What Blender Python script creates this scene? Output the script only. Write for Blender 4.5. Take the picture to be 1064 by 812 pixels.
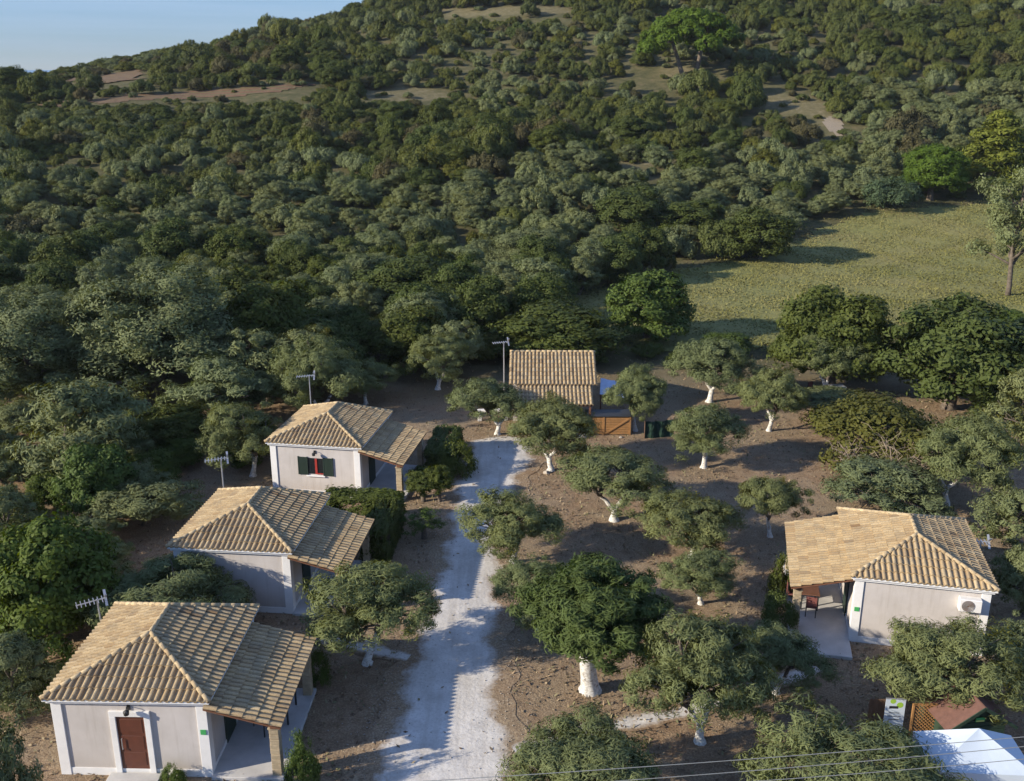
import bpy, math, random
import numpy as np
from mathutils import Vector, Matrix
R = math.radians
for o in list(bpy.data.objects): bpy.data.objects.remove(o)
scene = bpy.context.scene
C = scene.collection

# ------------------------------------------------------------------ camera
CAM_H = 22.0; PITCH = R(17.9); FPX = 1034.0; PCX = 532.0; PCY = 406.0
cd = bpy.data.cameras.new('camera'); cam = bpy.data.objects.new('camera', cd); C.objects.link(cam)
cam.location = (0, 0, CAM_H); cam.rotation_euler = (math.pi/2-PITCH, 0, 0)
cd.sensor_width = 36; cd.sensor_fit = 'HORIZONTAL'; cd.lens = 36*FPX/1064
cd.clip_start = 0.5; cd.clip_end = 120000
scene.camera = cam
# ------------------------------------------------------------------ sun + sky
SUNV = Vector((-5.7, -2.0, 2.5)).normalized()
sd = bpy.data.lights.new('sun', 'SUN'); sun = bpy.data.objects.new('sun', sd); C.objects.link(sun)
sd.energy = 4.95; sd.angle = R(0.55); sd.color = (1.0, 0.90, 0.735)
sun.rotation_euler = SUNV.to_track_quat('Z', 'Y').to_euler(); sun.location = (-60, -20, 60)
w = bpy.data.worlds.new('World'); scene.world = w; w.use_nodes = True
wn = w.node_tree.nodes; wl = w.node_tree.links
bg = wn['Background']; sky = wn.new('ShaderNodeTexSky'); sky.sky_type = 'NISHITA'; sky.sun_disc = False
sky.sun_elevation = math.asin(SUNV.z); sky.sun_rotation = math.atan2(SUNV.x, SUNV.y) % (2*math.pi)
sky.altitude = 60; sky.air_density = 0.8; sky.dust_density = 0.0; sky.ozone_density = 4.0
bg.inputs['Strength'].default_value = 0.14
tc = wn.new('ShaderNodeTexCoord'); mp = wn.new('ShaderNodeMapping'); mp.inputs['Scale'].default_value = (3, 3, 90)
cn = wn.new('ShaderNodeTexNoise'); cn.inputs['Scale'].default_value = 1.4; cn.inputs['Detail'].default_value = 4
rp = wn.new('ShaderNodeMapRange'); rp.inputs[1].default_value = 0.35; rp.inputs[2].default_value = 0.75
rp.inputs[3].default_value = 0.0; rp.inputs[4].default_value = 0.12
mx = wn.new('ShaderNodeMix'); mx.data_type = 'RGBA'; mx.inputs[7].default_value = (7.5, 8.0, 8.6, 1)
wl.new(tc.outputs['Generated'], mp.inputs['Vector']); wl.new(mp.outputs[0], cn.inputs['Vector'])
wl.new(cn.outputs[0], rp.inputs[0]); wl.new(rp.outputs[0], mx.inputs[0]); wl.new(sky.outputs[0], mx.inputs[6])
ti = wn.new('ShaderNodeMix'); ti.data_type = 'RGBA'; ti.blend_type = 'MULTIPLY'; ti.inputs[0].default_value = 1; ti.inputs[7].default_value = (0.98, 0.975, 1.07, 1)
wl.new(mx.outputs[2], ti.inputs[6]); 
# hand-made gradient: sky dimmed near the horizon, kept strong overhead to fill shadows
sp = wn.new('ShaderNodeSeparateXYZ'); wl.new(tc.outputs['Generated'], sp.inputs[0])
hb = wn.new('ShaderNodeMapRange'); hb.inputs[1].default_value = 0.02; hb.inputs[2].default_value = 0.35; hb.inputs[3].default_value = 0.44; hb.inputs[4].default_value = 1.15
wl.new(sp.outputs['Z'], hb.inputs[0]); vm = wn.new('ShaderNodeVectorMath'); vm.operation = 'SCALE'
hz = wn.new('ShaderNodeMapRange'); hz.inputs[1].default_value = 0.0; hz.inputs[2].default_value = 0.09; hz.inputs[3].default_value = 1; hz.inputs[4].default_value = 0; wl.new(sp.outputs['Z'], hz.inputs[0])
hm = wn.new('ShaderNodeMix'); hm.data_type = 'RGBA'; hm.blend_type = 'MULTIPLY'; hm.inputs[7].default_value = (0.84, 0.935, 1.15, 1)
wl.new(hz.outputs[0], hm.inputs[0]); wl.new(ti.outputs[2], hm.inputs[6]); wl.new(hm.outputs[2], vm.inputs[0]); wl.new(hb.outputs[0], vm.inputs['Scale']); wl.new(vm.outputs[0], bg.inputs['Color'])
scene.view_settings.view_transform = 'Standard'; scene.view_settings.look = 'None'
scene.view_settings.gamma = 1.0; scene.view_settings.exposure = 0.62
scene.render.resolution_x = 1024; scene.render.resolution_y = 781
scene.render.engine = 'CYCLES'
cy = scene.cycles; cy.max_bounces = 5; cy.diffuse_bounces = 3; cy.glossy_bounces = 2; cy.transmission_bounces = 3; cy.transparent_max_bounces = 4

# ------------------------------------------------------------------ terrain height
UK = np.array([-0.62, -0.50, -0.32, -0.20, -0.08, 0.10, 0.70])
YK = np.array([0, 100, 120, 150, 180, 205, 230, 260, 300, 340, 420, 600, 900.])
ZK = np.array([
 [0, 0, .5, 4.5, 8.7, 12.0, 14.8, 16.2, 15.5, 8, -15, -45, -60],
 [0, 0, .5, 4.5, 8.8, 12.4, 15.6, 17.6, 18.0, 15, -5, -45, -60],
 [0, 0, .5, 4.5, 9.3, 14.0, 18.2, 22.0, 25.2, 25.4, 8, -40, -60],
 [0, 0, .5, 4.5, 9.5, 14.6, 19.5, 25.6, 32.3, 35.6, 28, -20, -55],
 [0, 0, .5, 4.5, 9.7, 15.0, 20.5, 27.6, 36.5, 42.5, 45, 10, -40],
 [0, 0, .5, 4.3, 9.8, 15.3, 21.3, 29.0, 40.0, 52, 66, 60, 20],
 [0, 0, .5, 4.0, 9.8, 15.3, 21.5, 29.5, 41.0, 54, 70, 80, 60]], float)
def _slopes(x, y):
    h = np.diff(x); d = np.diff(y, axis=-1)/h
    m = np.zeros_like(y); m[..., 1:-1] = (d[..., :-1]*h[1:]+d[..., 1:]*h[:-1])/(h[1:]+h[:-1])
    s = (d[..., :-1]*d[..., 1:]) <= 0
    m[..., 1:-1][s] = 0
    m[..., -1] = d[..., -1]
    return m
ZM = _slopes(YK, ZK)
def terr(X, Y):
    X = np.asarray(X, float); Y = np.asarray(Y, float)
    Yc = np.clip(Y, 0, 899.9); u = np.clip(X/np.maximum(Y, 60), -0.619, 0.699)
    j = np.clip(np.searchsorted(YK, Yc, side='right')-1, 0, len(YK)-2)
    i = np.clip(np.searchsorted(UK, u, side='right')-1, 0, len(UK)-2)
    h = YK[j+1]-YK[j]; t = (Yc-YK[j])/h
    def row(k):
        return ((2*t**3-3*t*t+1)*ZK[k, j]+(t**3-2*t*t+t)*h*ZM[k, j]+(-2*t**3+3*t*t)*ZK[k, j+1]+(t**3-t*t)*h*ZM[k, j+1])
    f = (u-UK[i])/(UK[i+1]-UK[i]); f = f*f*(3-2*f)
    z = row(i)*(1-f)+row(i+1)*f
    a = np.clip((Y-95)/60, 0, 1)
    z = z+a*(0.7*np.sin(X*.055+1.3)*np.sin(Y*.047)+0.35*np.sin(X*.13+Y*.09)+0.9*np.sin(X*.021+Y*.013+2))
    z = z+(1-a)*0.05*np.sin(X*.7+1)*np.sin(Y*.6)*np.clip((np.abs(X)-22)/4, 0, 1)
    return z
def ray(px, py):
    u = (px-PCX)/FPX; v = (py-PCY)/FPX
    return np.array([u, math.cos(PITCH)-v*math.sin(PITCH), -math.sin(PITCH)-v*math.cos(PITCH)])
def G(px, py, z=0.0):                       # point at height z seen at a photo pixel
    d = ray(px, py); t = (z-CAM_H)/d[2]; return np.array([d[0]*t, d[1]*t, z])
def onto(px, py):                           # terrain point seen at a photo pixel
    d = ray(px, py); t = 15.0
    for _ in range(4000):
        if CAM_H+d[2]*t <= terr(d[0]*t, d[1]*t): break
        t += 0.15
    return d[0]*t, d[1]*t
def proj(X, Y, Z):
    Z = Z-CAM_H; zc = Y*math.cos(PITCH)-Z*math.sin(PITCH); yc = -Z*math.cos(PITCH)-Y*math.sin(PITCH)
    return PCX+FPX*X/zc, PCY+FPX*yc/zc, zc
def inpoly(px, py, poly):
    px = np.asarray(px, float); py = np.asarray(py, float); r = np.zeros(px.shape, bool); n = len(poly)
    for k in range(n):
        x1, y1 = poly[k]; x2, y2 = poly[(k+1) % n]
        c = ((y1 > py) != (y2 > py)) & (px < (x2-x1)*(py-y1)/((y2-y1) if y2 != y1 else 1e-9)+x1)
        r ^= c
    return r

# ------------------------------------------------------------------ materials
MATS = {}
def mat(name, builder):
    if name not in MATS:
        m = bpy.data.materials.new(name); m.use_nodes = True; nt = m.node_tree
        builder(nt.nodes, nt.links, nt.nodes['Principled BSDF'], m); MATS[name] = m
    return MATS[name]
def node(n, kind, **kw):
    x = n.new(kind)
    for k, v in kw.items():
        if k in x.inputs: x.inputs[k].default_value = v
        else: setattr(x, k, v)
    return x
def ramp(n, l, src, stops):
    r = n.new('ShaderNodeValToRGB'); e = r.color_ramp.elements
    while len(e) < len(stops): e.new(0.5)
    for k, (p, c) in enumerate(stops): e[k].position = p; e[k].color = (*c, 1)
    l.new(src, r.inputs[0]); return r.outputs[0]
def mixc(n, l, f, a, b, mode='MIX'):
    m = n.new('ShaderNodeMix'); m.data_type = 'RGBA'; m.blend_type = mode
    for s, v in ((0, f), (6, a), (7, b)):
        if isinstance(v, bpy.types.NodeSocket): l.new(v, m.inputs[s])
        elif s == 0: m.inputs[0].default_value = v
        else: m.inputs[s].default_value = (*v, 1)
    return m.outputs[2]
def noise(n, l, scale, detail=4, rough=0.6, vec=None, coord='Object'):
    if vec is None:
        t = n.new('ShaderNodeTexCoord'); vec = t.outputs[coord]
    x = node(n, 'ShaderNodeTexNoise', Scale=scale, Detail=detail, Roughness=rough); l.new(vec, x.inputs['Vector'])
    return x.outputs[0]
def mth(n, l, op, a, b=None, clamp=False):
    m = n.new('ShaderNodeMath'); m.operation = op; m.use_clamp = clamp
    for i, v in enumerate((a, b)):
        if v is None: continue
        if isinstance(v, bpy.types.NodeSocket): l.new(v, m.inputs[i])
        else: m.inputs[i].default_value = v
    return m.outputs[0]
def bump(n, l, p, h, strength=0.5, dist=0.02):
    b = node(n, 'ShaderNodeBump', Strength=strength, Distance=dist); l.new(h, b.inputs['Height']); l.new(b.outputs[0], p.inputs['Normal'])
def plain(name, col, rough=0.7, var=0.12, scale=3.0, metal=0.0, bmp=0.0):
    def f(n, l, p, m):
        x = noise(n, l, scale, 5); y = noise(n, l, scale*9, 3)
        c = ramp(n, l, x, [(0.3, tuple(v*(1-var) for v in col)), (0.7, tuple(min(1, v*(1+var)) for v in col))])
        c = mixc(n, l, mth(n, l, 'MULTIPLY', y, var*1.5), c, tuple(v*0.55 for v in col))
        l.new(c, p.inputs['Base Color']); p.inputs['Roughness'].default_value = rough; p.inputs['Metallic'].default_value = metal
        if bmp: bump(n, l, p, y, bmp, 0.01)
    return mat(name, f)
def leafmat(name, dark, light, under, tint=0.25, warm=(0.16, 0.12, 0.03), warmf=0.0, trans=0.28):
    def f(n, l, p, m):
        a = node(n, 'ShaderNodeAttribute', attribute_name='rnd'); oi = n.new('ShaderNodeObjectInfo')
        c = ramp(n, l, a.outputs['Fac'], [(0.05, dark), (0.95, light)])
        if warmf:
            g = mth(n, l, 'GREATER_THAN', a.outputs['Fac'], 1-warmf); c = mixc(n, l, mth(n, l, 'MULTIPLY', g, 0.7), c, warm)
        hs = n.new('ShaderNodeHueSaturation')
        r1 = oi.outputs['Random']; r2 = mth(n, l, 'FRACT', mth(n, l, 'MULTIPLY', r1, 17.31))
        l.new(mth(n, l, 'ADD', mth(n, l, 'MULTIPLY', r1, 0.075), 0.455), hs.inputs['Hue'])
        l.new(mth(n, l, 'ADD', mth(n, l, 'MULTIPLY', r2, 2*tint), 1-tint), hs.inputs['Value'])
        l.new(mth(n, l, 'ADD', mth(n, l, 'MULTIPLY', r1, -0.35), 1.18), hs.inputs['Saturation'])
        l.new(c, hs.inputs['Color'])
        ge = n.new('ShaderNodeNewGeometry'); c2 = mixc(n, l, mth(n, l, 'MULTIPLY', ge.outputs['Backfacing'], 0.75), hs.outputs[0], under)
        l.new(c2, p.inputs['Base Color']); p.inputs['Roughness'].default_value = 0.6
        p.inputs['Specular IOR Level'].default_value = 0.12
        t = n.new('ShaderNodeBsdfTranslucent'); l.new(mixc(n, l, 1.0, c2, (1.0, 1.0, 0.45), 'MULTIPLY'), t.inputs['Color'])
        ms = n.new('ShaderNodeMixShader'); ms.inputs[0].default_value = trans
        l.new(p.outputs[0], ms.inputs[1]); l.new(t.outputs[0], ms.inputs[2]); l.new(ms.outputs[0], n['Material Output'].inputs[0])
    return mat(name, f)
OLIVE = leafmat('olive_leaf', (0.050, 0.072, 0.013), (0.205, 0.228, 0.066), (0.185, 0.212, 0.095), 0.25)
EVERG = leafmat('evergreen_leaf', (0.022, 0.042, 0.005), (0.105, 0.136, 0.022), (0.085, 0.105, 0.028), 0.3)
SHRUB = leafmat('shrub_leaf', (0.033, 0.051, 0.009), (0.140, 0.162, 0.034), (0.10, 0.115, 0.035), 0.5, warmf=0.06)
PALE = leafmat('grey_olive_leaf', (0.055, 0.074, 0.017), (0.210, 0.232, 0.078), (0.185, 0.212, 0.10), 0.3)
BRIGHT = leafmat('bright_leaf', (0.026, 0.058, 0.006), (0.110, 0.165, 0.020), (0.09, 0.125, 0.03), 0.12)
RUST = leafmat('rusty_leaf', (0.036, 0.050, 0.008), (0.135, 0.13, 0.018), (0.10, 0.10, 0.025), 0.1, warmf=0.16)
PINE = leafmat('pine_needle', (0.028, 0.075, 0.005), (0.125, 0.22, 0.018), (0.09, 0.14, 0.02), 0.05)
LIME = leafmat('lime_leaf', (0.065, 0.090, 0.007), (0.22, 0.24, 0.024), (0.15, 0.17, 0.03), 0.08)
MOSS = leafmat('mossy_leaf', (0.045, 0.062, 0.007), (0.17, 0.18, 0.028), (0.12, 0.13, 0.03), 0.25)
BIGG = leafmat('dark_olive_leaf', (0.024, 0.046, 0.006), (0.105, 0.150, 0.024), (0.10, 0.13, 0.04), 0.1)
DRY = leafmat('dry_twig_leaf', (0.050, 0.047, 0.018), (0.145, 0.132, 0.055), (0.11, 0.10, 0.045), 0.3)
BLUEG = leafmat('bluegreen_leaf', (0.028, 0.054, 0.020), (0.085, 0.125, 0.050), (0.08, 0.115, 0.06), 0.08)
def bark_b(white, top=0.75):
    def f(n, l, p, m):
        t = n.new('ShaderNodeTexCoord'); sx = n.new('ShaderNodeSeparateXYZ'); l.new(t.outputs['Object'], sx.inputs[0])
        x = noise(n, l, 7, 5)
        c = ramp(n, l, x, [(0.3, (0.06, 0.045, 0.033)), (0.7, (0.17, 0.135, 0.10))])
        if white:
            y = noise(n, l, 3.5, 4)
            lim = mth(n, l, 'ADD', mth(n, l, 'MULTIPLY', y, 1.3), top)
            f1 = mth(n, l, 'LESS_THAN', sx.outputs['Z'], lim)
            wc = ramp(n, l, noise(n, l, 11, 4), [(0.3, (0.17, 0.14, 0.11)), (0.42, (0.46, 0.43, 0.38)), (0.62, (0.68, 0.66, 0.61))])
            c = mixc(n, l, f1, c, wc)
        l.new(c, p.inputs['Base Color']); p.inputs['Roughness'].default_value = 0.9; bump(n, l, p, x, 0.7, 0.04)
    return f
BARK = mat('bark', bark_b(False)); WHITEBARK = mat('whitewashed_bark', bark_b(True)); TALLWHITE = mat('tall_whitewashed_bark', bark_b(True, 1.6))

def soil_colour(n, l, v):
    a = noise(n, l, 0.22, 6, 0.6, v); b = noise(n, l, 1.6, 6, 0.7, v); c = noise(n, l, 14, 4, 0.7, v)
    s = ramp(n, l, b, [(0.25, (0.22, 0.140, 0.080)), (0.5, (0.36, 0.25, 0.152)), (0.75, (0.47, 0.36, 0.235))])
    s = mixc(n, l, ramp(n, l, a, [(0.4, (0, 0, 0)), (0.62, (0.75, 0.75, 0.75))]), s, (0.36, 0.295, 0.195))
    s = mixc(n, l, ramp(n, l, c, [(0.42, (0.6, 0.6, 0.6)), (0.62, (0, 0, 0))]), s, (0.125, 0.080, 0.052))
    return s, a, b, c
def soil_b(n, l, p, m):
    t = n.new('ShaderNodeTexCoord'); v = t.outputs['Object']
    s, a, b, c = soil_colour(n, l, v)
    # rough undergrowth away from the raked orchard, and bare earth patches on the slope
    sx = n.new('ShaderNodeSeparateXYZ'); l.new(v, sx.inputs[0])
    far = node(n, 'ShaderNodeMapRange'); far.inputs[1].default_value = 68; far.inputs[2].default_value = 82
    l.new(mth(n, l, 'ADD', sx.outputs['Y'], mth(n, l, 'MULTIPLY', b, 10)), far.inputs[0])
    und = ramp(n, l, noise(n, l, 0.5, 6, 0.7, v), [(0.3, (0.055, 0.06, 0.026)), (0.55, (0.11, 0.10, 0.048)), (0.75, (0.17, 0.13, 0.075))])
    s = mixc(n, l, far.outputs[0], s, und)
    ba = node(n, 'ShaderNodeAttribute', attribute_name='bare')
    bf = mth(n, l, 'MULTIPLY', ba.outputs['Fac'], mth(n, l, 'ADD', b, 0.45), True)
    s = mixc(n, l, bf, s, ramp(n, l, noise(n, l, 0.9, 5, 0.7, v), [(0.3, (0.105, 0.092, 0.045)), (0.5, (0.15, 0.13, 0.068)), (0.75, (0.23, 0.19, 0.115))]))
    l.new(s, p.inputs['Base Color']); p.inputs['Roughness'].default_value = 1.0; p.inputs['Specular IOR Level'].default_value = 0.1
    bump(n, l, p, mth(n, l, 'ADD', mth(n, l, 'MULTIPLY', b, 2.0), c), 0.9, 0.06)
SOIL = mat('soil', soil_b)
def gravel_b(n, l, p, m):
    t = n.new('ShaderNodeTexCoord'); v = t.outputs['Object']
    a = noise(n, l, 0.9, 6, 0.65, v); b = noise(n, l, 9, 5, 0.75, v)
    vo = node(n, 'ShaderNodeTexVoronoi', Scale=16.0); l.new(v, vo.inputs['Vector'])
    c = ramp(n, l, a, [(0.3, (0.46, 0.425, 0.375)), (0.65, (0.66, 0.62, 0.56))])
    c = mixc(n, l, ramp(n, l, b, [(0.34, (0.5, 0.5, 0.5)), (0.52, (0, 0, 0))]), c, (0.33, 0.295, 0.25))
    c = mixc(n, l, mth(n, l, 'MULTIPLY', vo.outputs['Color'], 0.25), c, (0.72, 0.70, 0.67))
    mp_ = node(n, 'ShaderNodeMapping'); mp_.inputs['Scale'].default_value = (2.2, 0.16, 1); l.new(v, mp_.inputs['Vector'])
    c = mixc(n, l, ramp(n, l, noise(n, l, 1.0, 5, 0.6, mp_.outputs[0]), [(0.46, (0, 0, 0)), (0.66, (0.34, 0.34, 0.34))]), c, (0.31, 0.265, 0.21))
    e = node(n, 'ShaderNodeAttribute', attribute_name='edge')
    k = mth(n, l, 'SUBTRACT', mth(n, l, 'MULTIPLY', e.outputs['Fac'], 1.9), mth(n, l, 'MULTIPLY', noise(n, l, 3.2, 6, 0.75, v), 1.3))
    k = node(n, 'ShaderNodeMapRange'), k
    k[0].inputs[1].default_value = -0.2; k[0].inputs[2].default_value = 0.45; l.new(k[1], k[0].inputs[0])
    soil = soil_colour(n, l, v)[0]
    l.new(mixc(n, l, k[0].outputs[0], c, soil), p.inputs['Base Color']); p.inputs['Roughness'].default_value = 1.0
    p.inputs['Specular IOR Level'].default_value = 0.1
    bump(n, l, p, mth(n, l, 'ADD', mth(n, l, 'MULTIPLY', a, 2.5), mth(n, l, 'MULTIPLY', b, .5)), 0.5, 0.05)
GRAVEL = mat('gravel', gravel_b)
def field_b(n, l, p, m):
    t = n.new('ShaderNodeTexCoord'); v = t.outputs['Object']
    a = noise(n, l, 0.06, 4, 0.6, v); b = noise(n, l, 0.8, 6, 0.75, v)
    c = ramp(n, l, b, [(0.3, (0.125, 0.13, 0.030)), (0.6, (0.205, 0.198, 0.052))])
    c = mixc(n, l, ramp(n, l, a, [(0.45, (0, 0, 0)), (0.65, (0.6, 0.6, 0.6))]), c, (0.22, 0.18, 0.055))
    l.new(c, p.inputs['Base Color']); p.inputs['Roughness'].default_value = 1.0; bump(n, l, p, b, 1.0, 0.3)
FIELD = mat('dry_meadow', field_b)
def plough_b(n, l, p, m):
    t = n.new('ShaderNodeTexCoord'); v = t.outputs['Object']
    b = noise(n, l, 0.5, 6, 0.75, v); sx = n.new('ShaderNodeSeparateXYZ'); l.new(v, sx.inputs[0])
    s = mth(n, l, 'SINE', mth(n, l, 'ADD', mth(n, l, 'MULTIPLY', sx.outputs['Y'], 2.6), mth(n, l, 'MULTIPLY', sx.outputs['X'], 0.5)))
    c = ramp(n, l, b, [(0.3, (0.095, 0.048, 0.023)), (0.7, (0.175, 0.095, 0.045))])
    c = mixc(n, l, mth(n, l, 'GREATER_THAN', mth(n, l, 'MULTIPLY', s, b), 0.22), c, (0.11, 0.09, 0.035))
    l.new(c, p.inputs['Base Color']); p.inputs['Roughness'].default_value = 1.0; bump(n, l, p, b, 1.0, 0.3)
PLOUGH = mat('ploughed_earth', plough_b)
def tile_b(n, l, p, m):
    a = node(n, 'ShaderNodeAttribute', attribute_name='rnd')
    c = ramp(n, l, a.outputs['Fac'], [(0.0, (0.21, 0.130, 0.065)), (0.3, (0.35, 0.240, 0.125)), (0.6, (0.45, 0.33, 0.18)), (1.0, (0.54, 0.42, 0.25))])
    x = noise(n, l, 2.2, 6, 0.7); y = noise(n, l, 24, 4, 0.7)
    c = mixc(n, l, ramp(n, l, x, [(0.45, (0, 0, 0)), (0.7, (0.65, 0.65, 0.65))]), c, (0.21, 0.175, 0.125))
    c = mixc(n, l, ramp(n, l, y, [(0.5, (0, 0, 0)), (0.68, (0.7, 0.7, 0.7))]), c, (0.13, 0.105, 0.08))
    l.new(c, p.inputs['Base Color']); p.inputs['Roughness'].default_value = 0.9; p.inputs['Specular IOR Level'].default_value = 0.2; bump(n, l, p, y, 0.4, 0.01)
TILE = mat('clay_tile', tile_b)
def render_b(n, l, p, m):
    x = noise(n, l, 0.8, 6, 0.65); y = noise(n, l, 18, 4)
    sx = n.new('ShaderNodeSeparateXYZ'); t = n.new('ShaderNodeTexCoord'); l.new(t.outputs['Object'], sx.inputs[0])
    c = ramp(n, l, x, [(0.3, (0.46, 0.42, 0.385)), (0.7, (0.56, 0.515, 0.48))])
    ms_ = node(n, 'ShaderNodeMapping'); ms_.inputs['Scale'].default_value = (5, 5, 0.45); l.new(t.outputs['Object'], ms_.inputs['Vector'])
    c = mixc(n, l, ramp(n, l, noise(n, l, 1.0, 5, 0.65, ms_.outputs[0]), [(0.5, (0, 0, 0)), (0.75, (0.45, 0.45, 0.45))]), c, (0.33, 0.285, 0.24))
    dirt = mth(n, l, 'MULTIPLY', mth(n, l, 'SUBTRACT', 0.95, sx.outputs['Z'], True), mth(n, l, 'MULTIPLY', x, 0.9), True)
    c = mixc(n, l, dirt, c, (0.30, 0.245, 0.19))
    l.new(c, p.inputs['Base Color']); p.inputs['Roughness'].default_value = 0.9; bump(n, l, p, y, 0.25, 0.01)
WALL = mat('grey_render', render_b)
WHITE = plain('white_paint', (0.74, 0.72, 0.69), 0.75, 0.06)
CONC = plain('pale_concrete', (0.50, 0.48, 0.45), 0.9, 0.14, 1.5, 0, 0.3)
STONE = plain('tan_stone', (0.42, 0.33, 0.21), 0.9, 0.3, 5, 0, 0.6)
WOOD = plain('brown_wood', (0.17, 0.075, 0.04), 0.6, 0.2, 6)
REDDOOR = plain('red_brown_door', (0.115, 0.036, 0.020), 0.5, 0.15, 4)
GREENP = plain('dark_green_paint', (0.014, 0.032, 0.022), 0.6, 0.15)
REDP = plain('red_paint', (0.36, 0.035, 0.025), 0.5, 0.1)
GLASSD = plain('dark_glass', (0.015, 0.018, 0.02), 0.12, 0.1)
METAL = plain('galvanised_metal', (0.50, 0.50, 0.50), 0.45, 0.1, 4, 0.6)
DMETAL = plain('dark_metal', (0.03, 0.03, 0.03), 0.5, 0.1)
CANVAS = plain('white_canvas', (0.52, 0.58, 0.63), 0.75, 0.05, 1.5)
LATT = plain('orange_timber', (0.36, 0.185, 0.065), 0.7, 0.2, 5)
BROWNP = plain('brown_panel', (0.17, 0.10, 0.06), 0.8, 0.15, 4)
FELT = plain('brown_felt', (0.15, 0.075, 0.055), 0.95, 0.2, 6, 0, 0.4)
SHEDG = plain('green_boards', (0.022, 0.045, 0.024), 0.7, 0.2, 5)
BLUE = plain('blue_tarp', (0.46, 0.55, 0.72), 0.5, 0.15, 2)
NET = plain('green_net', (0.008, 0.035, 0.020), 0.8, 0.2, 3)
SIGNG = plain('green_sign', (0.06, 0.34, 0.10), 0.5, 0.05)
SIGNY = plain('yellow_sign', (0.55, 0.58, 0.16), 0.5, 0.05)
BLACKP = plain('black_print', (0.02, 0.02, 0.02), 0.6, 0.05)
LIMEP = plain('lime_print', (0.30, 0.48, 0.05), 0.6, 0.05)
ROCK = plain('limestone', (0.40, 0.35, 0.29), 0.95, 0.25, 3, 0, 0.5)
WIRE = plain('cable', (0.24, 0.24, 0.22), 0.6, 0.1)
REDCH = plain('red_fabric', (0.17, 0.055, 0.045), 0.8, 0.1)
def sea_b(n, l, p, m):
    p.inputs['Base Color'].default_value = (0.14, 0.22, 0.29, 1); p.inputs['Roughness'].default_value = 0.25
    bump(n, l, p, noise(n, l, 0.05, 4), 0.5, 1.0)
SEA = mat('sea_water', sea_b)
def litter_b(n, l, p, m):
    a = node(n, 'ShaderNodeAttribute', attribute_name='rnd')
    l.new(ramp(n, l, a.outputs['Fac'], [(0, (0.09, 0.055, 0.03)), (0.5, (0.22, 0.15, 0.09)), (0.8, (0.30, 0.23, 0.14)), (1, (0.16, 0.16, 0.07))]), p.inputs['Base Color'])
    p.inputs['Roughness'].default_value = 0.95
LITTER = mat('leaf_litter', litter_b)
def grass_b(n, l, p, m):
    a = node(n, 'ShaderNodeAttribute', attribute_name='rnd')
    l.new(ramp(n, l, a.outputs['Fac'], [(0, (0.085, 0.095, 0.022)), (0.5, (0.165, 0.155, 0.036)), (0.8, (0.185, 0.172, 0.055)), (1, (0.15, 0.12, 0.055))]), p.inputs['Base Color'])
    p.inputs['Roughness'].default_value = 0.9
GRASS = mat('dry_grass', grass_b)

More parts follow.
